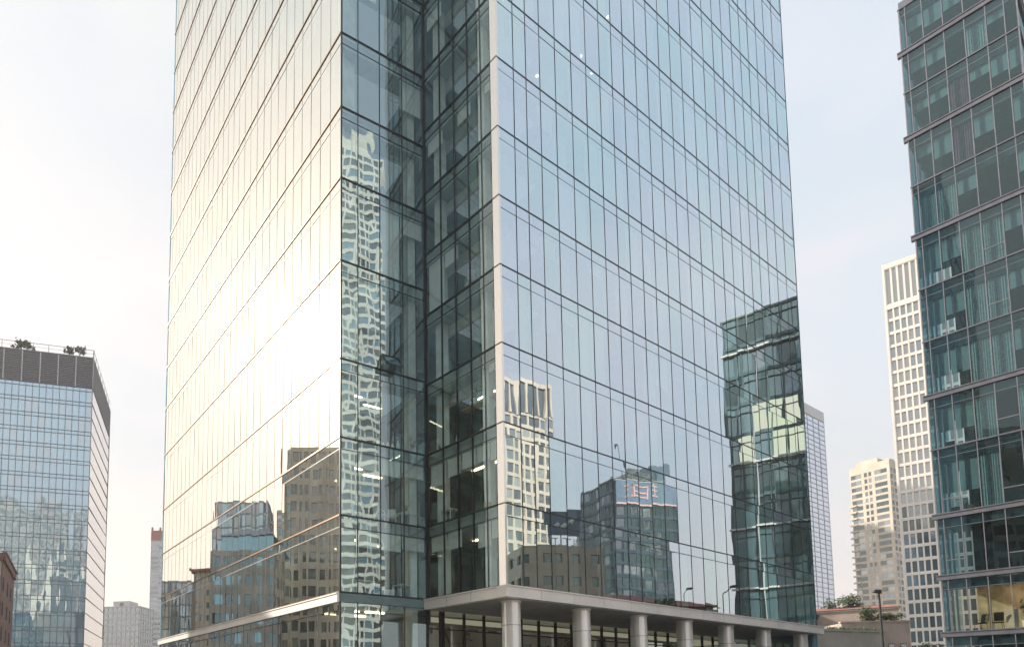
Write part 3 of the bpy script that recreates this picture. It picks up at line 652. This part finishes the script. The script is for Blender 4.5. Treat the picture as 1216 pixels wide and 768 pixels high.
# low buildings bottom right
SW = thing('stone_podium', 'low podium clad in grey stone tiles right of the last column', 'podium')
Fp = Fr((58, 86), t=(.97, .24)); mb = MB(); mb.fbox(Fp, 0, 17.5, -8, 0, 0, 10.6, 'wallst'); mb.build('wall', SW)
mb = MB()
for i in range(15): mb.fbox(Fp, i*1.25-.02, i*1.25+.02, 0, .012, 0, 10.6, 'conc')
for j in range(12): mb.fbox(Fp, 0, 17.5, .0, .010, j*.9+.6, j*.9+.63, 'conc')
mb.build('tile_joint', SW)
mb = MB(); mb.fbox(Fp, -.1, 17.6, -.5, .15, 10.61, 10.85, 'wallst'); mb.build('coping', SW)
random.seed(50)
hd = MB()
for i in range(900):
    p = Fp(random.uniform(8, 17), -random.uniform(.6, 1.6), 10.85+abs(random.gauss(0, .25))); a = Vector((random.uniform(-1, 1), random.uniform(-1, 1), random.uniform(-.2, 1))).normalized()*.22; b = a.orthogonal().normalized()*.09
    hd.poly([p, p+a*.5+b, p+a, p+a*.5-b], random.choice(('leaf', 'leaf2')))
tag(hd.build('hedge'), 'strip of low green planting along the grey stone podium top', 'hedge')
PV = thing('pavilion', 'dark glass pavilion with a flat overhanging roof on the stone podium', 'pavilion')
Fv = Fr((70, 108), t=(.90, .44)); 
mb = MB(); mb.fbox(Fv, 0, 15, -9, 0, 8, 14.2, 'pane_dark'); mb.build('wall', PV)
mb = MB(); mb.fbox(Fv, -3, 16.5, -11, 1.6, 15.1, 15.6, 'lampmetal'); mb.fbox(Fv, -3.2, 16.7, -11, 1.8, 15.61, 15.9, 'lampmetal'); mb.fbox(Fv, 0, 15, -9, -.02, 14.2, 15.1, 'lampmetal'); mb.build('roof', PV)
for i in range(8): mb = MB(); mb.fbox(Fv, i*2.1, i*2.1+.12, 0.001, .12, 10, 14.2, 'lampmetal'); mb.build('mullion', PV)
mb = MB(); mb.fbox(Fv, 12.9, 14.2, .002, .06, 10.5, 14, 'white'); mb.build('door', PV)
PK = thing('stone_house', 'pinkish stone building with a dark square window and red tiled roof', 'building')
Fk = Fr((83.6, 110), t=(.8, -.6)); 
mb = MB(); mb.fbox(Fk, -6, 8, -12, 0, 0, 16.2, 'pinkst'); mb.build('wall', PK)
mb = MB(); mb.fbox(Fk, -6.2, 8.2, -12, .2, 16.21, 16.5, 'wallst'); mb.build('cornice', PK)
mb = MB()
for j in range(8): mb.fbox(Fk, -6, 8, .0, .015, 1.5+j*2, 1.53+j*2, 'conc')
for i in range(7): mb.fbox(Fk, -5+i*2, -4.97+i*2, .0, .013, 0, 16.2, 'conc')
mb.build('stone_joint', PK)
mb = MB(); mb.hexa([Fk(-14, .3, 16.51), Fk(8.4, .3, 16.51), Fk(8.4, -12, 16.51), Fk(-14, -12, 16.51), Fk(-8, -5, 17.5), Fk(7, -5, 17.5), Fk(7, -7, 17.5), Fk(-8, -7, 17.5)], 'rooft'); mb.build('roof', PK)
wn = MB(); wn.fbox(Fk, 1.2, 3.4, .02, .14, 9.2, 11.8, 'door'); wn = wn.build('window', PK); mb = MB(); mb.fbox(Fk, 1.5, 3.1, .141, .16, 9.5, 11.5, 'pane_mid'); mb.build('pane', wn)
PL_ = thing('stone_annex', 'lower pinkish stone annex with a plant topped parapet in front of the stone house', 'building')
Fx = Fr((75.2, 98.5), t=(.93, -.2)); FxL = Fr((76, 112), t=(-.06, -1))
mb = MB(); mb.fbox(Fx, 0, 9.2, -10, 0, 0, 12.9, 'pinkst'); mb.build('wall', PL_)
mb = MB(); mb.fbox(Fx, -.15, 9.3, -.5, .12, 12.91, 13.15, 'pinkst'); mb.build('coping', PL_)
for i in range(5):
    mb = MB(); mb.fbox(Fx, 1.4+i*1.6, 2.2+i*1.6, .002, .05, 7.2, 9.6, 'door'); mb.fbox(Fx, 1.46+i*1.6, 2.14+i*1.6, .052, .07, 7.3, 9.5, 'pane_dark'); mb.build('window', PL_)
p = Fx(4.6, -.8, 13.0); bush(p.x, p.y, p.z, 2.4, 1.9, 'bright green shrub on the pinkish annex parapet', 60, 'shrub', 'shrub', .15, 900, .3)
p = Fx(7.4, -.8, 13.0); bush(p.x, p.y, p.z, 1.4, 1.5, 'low trailing shrub right of the bright green parapet shrub', 61, 'shrub', 'shrub', .15, 500, .3)
p = Fk(1.0, -4, 16.6); bush(p.x+0, p.y, p.z, 2.6, 3.4, 'dark shrub on the red tiled roof of the stone house', 62, 'shrub', 'shrub', .2, 900, .4)
# street lamp
SL = thing('street_lamp', 'dark street lamp with a drooping head before the pinkish building', 'street lamp')
mb = MB(); mb.cyl((58, 70, 0), (57.85, 70, 12.6), .16, .10, 'lampmetal', 12); mb.cyl((58, 70, 0), (58, 70, 1.2), .24, .22, 'lampmetal', 12); mb.build('pole', SL)
mb = MB(); mb.cyl((57.85, 70, 12.55), (57.5, 69.6, 13.2), .09, .07, 'lampmetal', 10); mb.build('arm', SL)
mb = MB(); mb.hexa([(56.7, 69.2, 13.05), (57.7, 69.4, 12.9), (57.7, 69.8, 12.9), (56.7, 69.6, 13.05), (56.8, 69.25, 13.3), (57.7, 69.45, 13.35), (57.7, 69.75, 13.35), (56.8, 69.55, 13.3)], 'lampmetal'); mb.build('lamp_head', SL)
bush(94.5, 104, 0, 10.6, 2.4, 'small dark green tree at the foot of the pale gridded tower', 63, 'tree', 'tree', .6, 1500, .35)

# ------------------------------------------------------------------ right edge glass tower
random.seed(70)
TT = thing('teal_glass_tower', 'near teal glass tower with grey ledges cut by the right edge', 'office tower')
K = (59.36, 64.0); tT = (.602, -.799); TL = 8.7; Ft = Fr(K, t=tT); dT = 8.5; FtL = Fr((K[0]-Ft.n.x*dT, K[1]-Ft.n.y*dT), t=(Ft.n.x, Ft.n.y)); Pe = (K[0]+tT[0]*TL, K[1]+tT[1]*TL); FtR = Fr(Pe, t=(-Ft.n.x, -Ft.n.y))
zt = [(-.2, 0), (5.91, 1), (11.34, 1), (17.26, 1), (23.69, 0), (29.12, 1), (34.64, 0), (40.05, 0), (45.72, 1), (50.94, 0), (56.31, 1), (61.11, 0), (65.59, 1), (70.4, 0)]
zt = [(z*1.0667+1.7, l) for z, l in zt]
cT = [.0, .5, 1.85, 3.4, 4.95, 6.5, 7.8, TL]
for i, (z, l) in enumerate(zt[1:]):
    mb = MB()
    if l:
        for F, a, b in ((Ft, -.35, TL+.3), (FtL, 0, dT-.02), (FtR, .02, dT)):
            o = .24 if F is Ft else .2
            mb.fbox(F, a, b, -.2, o, z-.02, z+.10, 'ledgeT'); mb.fbox(F, a, b, -.2, o-.08, z-.46, z-.021, 'ledgeT')
        mb.build('ledge', TT)
    else:
        for F, a, b in ((Ft, -.1, TL+.1), (FtL, 0, dT-.02), (FtR, .02, dT)): mb.fbox(F, a, b, -.12, .10 if F is Ft else .09, z-.10, z+.05, 'ledgeT')
        mb.build('floor_band', TT)
tp = []
for (za, la), (zb, lb) in zip(zt, zt[1:]):
    top_ = zb-(.55 if lb else .1)
    for F, cuts in ((Ft, cT), (FtL, [0, 2.1, 4.2, 6.3, 8.0, dT]), (FtR, [0, 2.1, 4.2, 6.3, dT])):
        for k in range(len(cuts)-1):
            zs_ = top_-.85
            gm = 'glassT2' if (za < 10 and F is Ft and k) else 'glassT'
            mb = pane(F, cuts[k]+.03, cuts[k+1]-.03, za+.08, zs_-.02, gm, 0, .004); m2 = pane(F, cuts[k]+.03, cuts[k+1]-.03, zs_+.02, top_, 'glassT', 0, .004)
            mb.poly([m2.v[j] for j in m2.f[0]], 'glassT'); tp.append(mb)
    if F:
        mb = MB(); mb.fbox(Ft, .05, TL-.05, -.05, .02, top_-.87, top_-.83, 'mullT'); mb.build('transom', TT)
many(TT, 'glass_pane', tp, 90)
for s in cT:
    w_ = .07 if s not in (0., TL) else .10
    mb = MB(); mb.fbox(Ft, s-w_/2, s+w_/2, -.12, .07, .3, zt[-1][0], 'mullT'); mb.build('mullion', TT)
for s in (2.1, 4.2, 6.3): mb = MB(); mb.fbox(FtL, s-.04, s+.04, -.1, .05, .3, zt[-1][0], 'mullT'); mb.build('mullion', TT)
# floors, back wall
for i, (z, l) in enumerate(zt):
    mb = MB(); mb.fbox(Ft, .15, TL-.15, -dT+.15, -.15, z-.55, z+.05, 'spandT'); mb.build('floor_slab', TT)
    if i < len(zt)-1:
        z2 = zt[i+1][0]
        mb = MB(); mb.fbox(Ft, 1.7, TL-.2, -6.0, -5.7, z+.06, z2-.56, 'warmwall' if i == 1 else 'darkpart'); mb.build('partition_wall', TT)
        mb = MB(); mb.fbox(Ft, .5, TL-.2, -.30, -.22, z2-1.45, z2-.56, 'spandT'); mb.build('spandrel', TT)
bl = []; cu = []
plan = {1: '.......', 2: '.wwwdcwd', 3: '.bbc.bc', 4: '.bbcwcb', 5: '.bbccbw', 6: '.bbccgb', 7: '.bbccgc', 8: '.ccg..b', 9: '.gbpb.b', 10: '.ggpgbb', 11: '.gg.Wg.', 12: '.gbg...', 0: '.......'}
for i in range(len(zt)-1):
    za = zt[i][0]+.08; zb = zt[i+1][0]-1.42; H_ = zb-za
    row = plan.get(i, '.......')
    for k in range(1, 7):
        ch = row[k]; s0, s1 = cT[k]+.05, cT[k+1]-.05
        if ch in 'bg':
            f = random.uniform(.5, .68) if ch == 'b' else random.uniform(.25, .5)
            mb = MB(); mb.fbox(Ft, s0, s1, -.42, -.40, zb-H_*f, zb+.5, 'blindT'); bl.append(mb)
        elif ch in 'cpW':
            mb = MB(); m = {'c': 'curtain', 'p': 'pink', 'W': 'curtain'}[ch]; n = 26; pr = [(s0+(s1-s0)*j/n, -.42+.05*sin(j*1.9+k)+.02*random.random()) for j in range(n+1)]
            for (a, oa), (b, ob) in zip(pr, pr[1:]): mb.poly([Ft(a, oa, za), Ft(b, ob, za), Ft(b, ob, zb+.3), Ft(a, oa, zb+.3)], m)
            cu.append(mb)
many(TT, 'roller_blind', bl)
for mb in cu: mb.build('curtain', TT)
# openable lights with a horizontal rail
for i, k in ((2, 1), (3, 1), (3, 4), (2, 4), (6, 4), (7, 4), (4, 4)):
    z = zt[i][0]+1.5; mb = MB(); mb.fbox(Ft, cT[k]+.04, cT[k+1]-.04, -.04, .05, z, z+.09, 'mullT'); mb.build('window_rail', TT)
mb = MB()
for i in (0, 1, 2): mb.fbox(Ft, 3.0+i*1.5, 5.4+i*1.5, -2.2-i*.6, -2.1-i*.6, zt[2][0]-.75, zt[2][0]-.70, 'lampT')
mb.build('ceiling_lamp', TT)
mb = MB(); mb.fbox(Ft, 0, TL, -dT, 0, zt[-1][0]+.05, zt[-1][0]+.8, 'ledgeT'); mb.build('roof', TT)
rT = math.atan2(tT[1], tT[0]); z = zt[1][0]+.06
for s, o, a, lab in ((2.5, .9, 2.5, 'black chair behind the left lit window of the teal tower'), (3.7, 1.1, .3, 'second black chair in the lit office, nearer its first mullion'), (6.9, 1.2, .4, 'black chair at the frame edge in the lit teal tower office')):
    p = Ft(s, -o, z); chair(p.x, p.y, p.z, rT+a, 'black', lab, 'black chairs in the lit office', 1.6)
for s, hgt, lab in ((4.3, 1.9, 'pale office screen left of the planter in the lit office'), (6.6, 1.9, 'pale office screen near the right frame edge in the lit office')):
    mb = MB(); mb.fbox(Ft, s, s+.85, -1.0, -.94, z, z+hgt, 'blindT'); mb.fbox(Ft, s-.02, s+.87, -1.02, -.92, z+hgt+.001, z+hgt+.04, 'furn'); tag(mb.build('office_screen'), lab, 'screen')
p = Ft(5.7, -.8, z); plant(p.x, p.y, p.z, 2.5, 'tall dark plant in a big pale pot inside the lit office', seed=15, spread=.5, n=90, m='leaf')
for (i, s, m, nm, lab) in ((3, 1.0, 'leaf2', 'storage_box', 'green box on the sill behind a teal tower blind'), (3, 2.3, 'card', 'storage_box', 'brown cardboard box on the teal tower sill'), (4, 1.0, 'purple', 'cushion', 'purple cushion at the corner window of the teal tower'), (11, 1.4, 'blue', 'storage_box', 'bright blue bag at a high window of the teal tower'), (3, 3.6, 'curtain', 'storage_box', 'cream box beside the cardboard box on the teal tower sill')):
    z = zt[i][0]+.06; mb = MB(); mb.fbox(Ft, s, s+.7, -1.0, -.6, z, z+.55, m); mb.fbox(Ft, s-.03, s+.73, -1.03, -.57, z+.551, z+.62, m); mb.fbox(Ft, s+.25, s+.45, -.58, -.56, z+.2, z+.3, 'black')
    tag(mb.build(nm), lab, 'bag' if m == 'blue' else ('cushion' if m == 'purple' else 'box'))

# ------------------------------------------------------------------ the city across the street, seen mirrored in the glass
def city(*a, **k): return simple_tower(*a, **k)
# dark green glass tower mirrored at the right end
r, F0, Fs, FLs = city('dark_glass_tower', 'dark green glass tower mirrored at the right end of the main tower', 'tower', (70.9, 62.4), (.27, -.963), 15, 14, 53.8, 'spandT', lambda i, j: ('pane_glow' if (j in (7, 8) and 3 <= i <= 7 and random.random() < .75) else random.choices(['pane_teal', 'pane_deep', 'pane_mid'], [.6, .2, .2])[0]), None, 9, 6, 12, .16, .45, seed=12, sub=1.2)
for z in (48.6, 33.0, 24.1, 15.8):
    mb = MB(); mb.fbox(F0, -.2, 15.2, 0, .35, z-.12, z+.12, 'alu'); mb.fbox(FLs, 0, 14, 0, .35, z-.12, z+.12, 'alu'); mb.build('ledge', r)
for s in (3.3, 11.6):
    mb = MB(); mb.fbox(F0, s-.06, s+.06, 0, .2, 3, 53.8, 'gwhite'); mb.build('mullion', r)
# pale finned tower mirrored beside the white corner
r, F0, Fs, _ = city('finned_tower', 'cream gridded tower with finned crown mirrored beside the white corner strip', 'tower', (132.6, 17.65), (-.79, -.61), 17, 16, 68, 'cream', ['pane_dark', 'pane_mid', 'pane_curt'], [.5, .35, .15], 7, 6, 21, .55, .85, seed=13)
mb = MB(); mb.fbox(F0, 0, 17, -16, -.3, 68.3, 76, 'pane_dark'); mb.build('crown', r)
mb = MB()
for i in range(8): a = min(16.4, i*17/7); mb.fbox(F0, a, a+.55, -.29, .1, 68.31, 76.3, 'cream')
mb.fbox(F0, 0, 17, -.28, .08, 75.6, 76.6, 'cream'); mb.build('crown_fin', r)
# concrete block with billboard
r, F0, _, _ = city('concrete_block', 'brown concrete block under a blue billboard, mirrored in the lowest glass row', 'building', (62.5, 32.0), (-.49, -.87), 11, 10, 20.4, 'brownc', ['pane_deep'], [1], 5, 4, 6, 1.1, 1.7, seed=14)
BB = thing('billboard', 'blue roof billboard with pale lettering mirrored above the brown block', 'billboard')
mb = MB(); mb.fbox(F0, 2.2, 7.0, -1.2, -1.0, 22.2, 25.6, 'sign_blue'); mb.build('panel', BB)
mb = MB()
for s in (2.4, 4.6, 6.8): mb.fbox(F0, s-.06, s+.06, -1.15, -1.05, 20.7, 22.2, 'lampmetal')
mb.build('support', BB)
def text(body_, F, s, o, z, h, m, name, parent, flip=False, sx=1):
    cu_ = bpy.data.curves.new('letters', 'FONT'); cu_.body = body_; cu_.size = h*1.4; cu_.extrude = .04; cu_.align_x = 'CENTER'
    ob = bpy.data.objects.new('tmp', cu_); COL.objects.link(ob)
    dg = bpy.context.evaluated_depsgraph_get(); me = bpy.data.meshes.new_from_object(ob.evaluated_get(dg)); bpy.data.objects.remove(ob)
    for v in me.vertices: x_, y_, z_ = v.co; v.co = F(s+x_*sx, o+z_, z+y_)
    me.materials.clear(); me.materials.append(M[m])
    q = bpy.data.objects.new(name, me); COL.objects.link(q)
    if parent: q.parent = parent
    return q
RS = thing('rooftop_letters', 'white standing roof letters under the mirrored blue billboard', 'letters')
text('BLTLT', F0, 4.3, -.4, 20.7, 1.0, 'sign_white', 'lettering', RS)
mb = MB()
for a, b, c_ in ((3.2, 24.3, .5), (4.0, 23.9, .4), (5.0, 24.0, .6)): mb.cyl(F0(a, -.99, b), F0(a+.5, -.99, b-.5), .25, .3, 'sign_white', 10)
mb.build('picture', BB)
# tower with the pink sign band
r, F0, Fs, FLs = city('sign_tower', 'dark glass tower with pink sign characters mirrored low in the right face', 'tower', (166.8, 45.9), (-.66, -.75), 19, 14, 59, 'navy', ['pane_deep', 'pane_dark', 'pane_mid'], [.6, .3, .1], 9, 7, 17, .2, .9, seed=15)
mb = MB(); mb.fbox(F0, 0, 19, .02, .2, 53.0, 58.8, 'sign_blue'); mb.fbox(FLs, 0, 14, .02, .2, 53.0, 58.8, 'sign_blue'); mb.build('sign_band', r)
mb = MB(); mb.fbox(F0, 0, 19, .02, .3, 52.4, 52.9, 'sign_pink'); mb.build('sign_stripe', r)
def glyph(F, s, z, k, m):
    mb = MB()
    for a, b, c_, d_ in k: mb.fbox(F, s+a, s+b, .201, .35, z+c_, z+d_, m)
    mb.build('sign_character', r)
G1 = [(0, 3, 3.0, 3.4), (1.3, 1.7, 0, 4), (.2, 1.2, 1.8, 2.2), (1.9, 2.9, 1.8, 2.2), (0, 3, .2, .6)]; G2 = [(0, .4, 0, 3.6), (2.4, 2.8, 0, 3.6), (0, 2.8, 3.2, 3.6), (.5, 2.3, 1.5, 1.9), (.5, 2.3, .3, .7)]
glyph(F0, 14, 54, G1, 'sign_pink'); glyph(F0, 9.6, 54.2, G2, 'sign_pink'); glyph(F0, 5.4, 54.3, G1, 'sign_pink'); glyph(FLs, 8, 54, G2, 'sign_pink'); glyph(FLs, 3.5, 54, G1, 'sign_pink')
mb = MB(); mb.fbox(F0, 2, 12, -10, -2, 59.3, 63, 'pane_dark'); mb.fbox(F0, .5, 4.5, -6, -1, 59.3, 65.3, 'linegrey'); mb.cyl(F0(13, -4, 59.3), F0(14.5, -4, 70), .15, .05, 'lampmetal', 6); mb.build('penthouse', r)
# white tall tower mirrored in the recess
r, F0, Fs, _ = city('white_highrise', 'very tall white gridded high-rise mirrored in the left recess glass', 'high-rise', (162.2, -62.1), (-.79, -.61), 24, 20, 200, 'wwhite', ['pane_dark', 'pane_mid', 'pane_blue'], [.4, .35, .25], 8, 7, 54, .7, 1.3, seed=16)
mb = MB(); mb.fbox(F0, 2, 10, -12, -3, 200.3, 212, 'wwhite'); mb.fbox(F0, 11, 18, -12, -3, 200.3, 207, 'wwhite'); mb.build('penthouse', r)
# left face reflections
city('residential_tower', 'brown residential tower mirrored low in the bright left face by the corner', 'tower', (-71.6, 66.0), (.41, .912), 10.7, 10, 45.6, 'brownc', ['pane_dark', 'pane_mid', 'pane_curt'], [.5, .3, .2], 7, 6, 14, .5, 1.2, seed=17)
r, F0, _, _ = city('glass_cube_tower', 'square blue glass tower mirrored low in the bright left face', 'tower', (-124.9, 117.3), (.41, .912), 14.4, 14, 57.5, 'linegrey', ['pane_blue', 'pane_mid'], [.6, .4], 9, 8, 15, .18, .35, seed=18)
r, F0, _, _ = city('concrete_office', 'grey concrete office with a blue glass crown mirrored in the bright left face', 'office', (-58.0, 71.1), (.41, .912), 10.5, 8, 24.6, 'conc', ['pane_dark', 'pane_blue'], [.6, .4], 6, 4, 7, .7, 1.4, seed=19)
mb = MB(); mb.fbox(F0, 1, 9, -7, -1, 24.9, 27.4, 'pane_blue'); mb.hexa([F0(.5, -.5, 27.41), F0(9.5, -.5, 27.41), F0(9.5, -7, 27.41), F0(.5, -7, 27.41), F0(3, -3, 29), F0(6, -3, 29), F0(6, -4, 29), F0(3, -4, 29)], 'linegrey'); mb.build('crown', r)
city('distant_block', 'grey green block mirrored between two towers in the left face', 'building', (-107.1, 83.7), (.41, .912), 15.5, 12, 45.6, 'conc', ['pane_dark', 'pane_mid'], [.6, .4], 7, 6, 13, .6, 1.2, seed=20)
city('green_glass_block', 'teal glass block mirrored at the lower left end of the left face', 'building', (-84.5, 109.8), (.41, .912), 7.6, 9, 27, 'linegrey', ['pane_blue', 'pane_mid'], [.5, .5], 7, 7, 9, .18, .3, seed=22)
r, F0, _, _ = city('beige_block', 'narrow beige block with small windows mirrored in the left face', 'building', (-70.8, 91.4), (.41, .912), 5.6, 8, 25, 'beige', ['pane_dark'], [1], 5, 5, 9, .6, 1.3, seed=23)
mb = MB(); mb.fbox(F0, -.6, 6.2, -8.5, .6, 25.3, 25.8, 'rooft'); mb.build('cornice', r)
# behind the camera: what the left block and the right tower mirror
city('white_slab', 'white gridded slab mirrored with ripples in the left glass block', 'building', (-54, -62), (-1, .05), 60, 14, 112, 'cream', ['pane_dark', 'pane_mid'], [.6, .4], 13, 3, 22, 1.6, 2.2, seed=24, limit=20)
city('dark_office', 'brown office building behind the street corner, mirrored deep in the recess', 'office', (-4, -50), (-1, .05), 48, 14, 60, 'intdark', ['pane_deep', 'pane_teal'], [.6, .4], 12, 3, 14, 1.0, 1.4, seed=26, limit=20)  # unseen, added to keep bright sky out of the lower recess reflection
city('shaded_block', 'dark block across the street mirrored in the teal tower', 'building', (-64, -45), (.1, 1), 66, 14, 70, 'brownc', ['pane_dark', 'pane_mid'], [.7, .3], 16, 3, 16, 1.2, 1.6, seed=25, limit=20)  # unseen, added so the teal glass mirrors less sky
# low houses, trees and lamps along the opposite kerb (mirrored in the lowest row)
hs = [(41, 33, 9, 11.2), (50, 39, 9, 12.0), (58, 44, 8, 12.4)]
lab = ['low brown house with a tiled roof mirrored above the ledge, left one', 'low tiled house mirrored above the ledge, middle one', 'low tiled house mirrored above the ledge, right one']
for i, (x, y, w, h) in enumerate(hs):
    r, F0, _, _ = city('house', lab[i], 'house', (x, y), (-.66, -.75), w, 7, h-1.2, 'beige', ['pane_deep'], [1], 4, 3, 3, 1.0, 1.6, seed=60+i, group='low tiled houses across the street')
    mb = MB(); mb.hexa([F0(-.4, .4, h-.85), F0(w+.4, .4, h-.85), F0(w+.4, -7.4, h-.85), F0(-.4, -7.4, h-.85), F0(.8, -3, h+.3), F0(w-.8, -3, h+.3), F0(w-.8, -4, h+.3), F0(.8, -4, h+.3)], 'rooft'); mb.build('roof', r)
bush(48, 37.5, 0, 12.6, 2.2, 'leafy tree mirrored above the ledge at the sign tower foot', 71, 'tree', 'tree', .55, 1200, .35)
bush(36, 27, 0, 11.2, 2.0, 'tree mirrored low beside the brown concrete block', 72, 'tree', 'tree', .55, 1200, .35)
for (x, y, h, lb) in ((49.5, 43.9, 12.4, 'tall slim street lamp mirrored near the dark green tower'), (63, 41.0, 14.6, 'street lamp with a bent arm mirrored before the sign tower')):
    r = thing('street_lamp', lb, 'street lamp'); mb = MB(); mb.cyl((x, y, 0), (x, y, h-.5), .12, .07, 'lampmetal', 8); mb.build('pole', r)
    mb = MB(); mb.cyl((x, y, h-.5), (x-.8, y+.6, h), .06, .05, 'lampmetal', 6); mb.build('arm', r)
    mb = MB(); mb.hexa([(x-1.3, y+.6, h-.05), (x-.7, y+.4, h-.1), (x-.6, y+.8, h-.1), (x-1.2, y+1, h-.05), (x-1.3, y+.6, h+.1), (x-.7, y+.4, h+.1), (x-.6, y+.8, h+.1), (x-1.2, y+1, h+.1)], 'lampmetal'); mb.build('lamp_head', r)
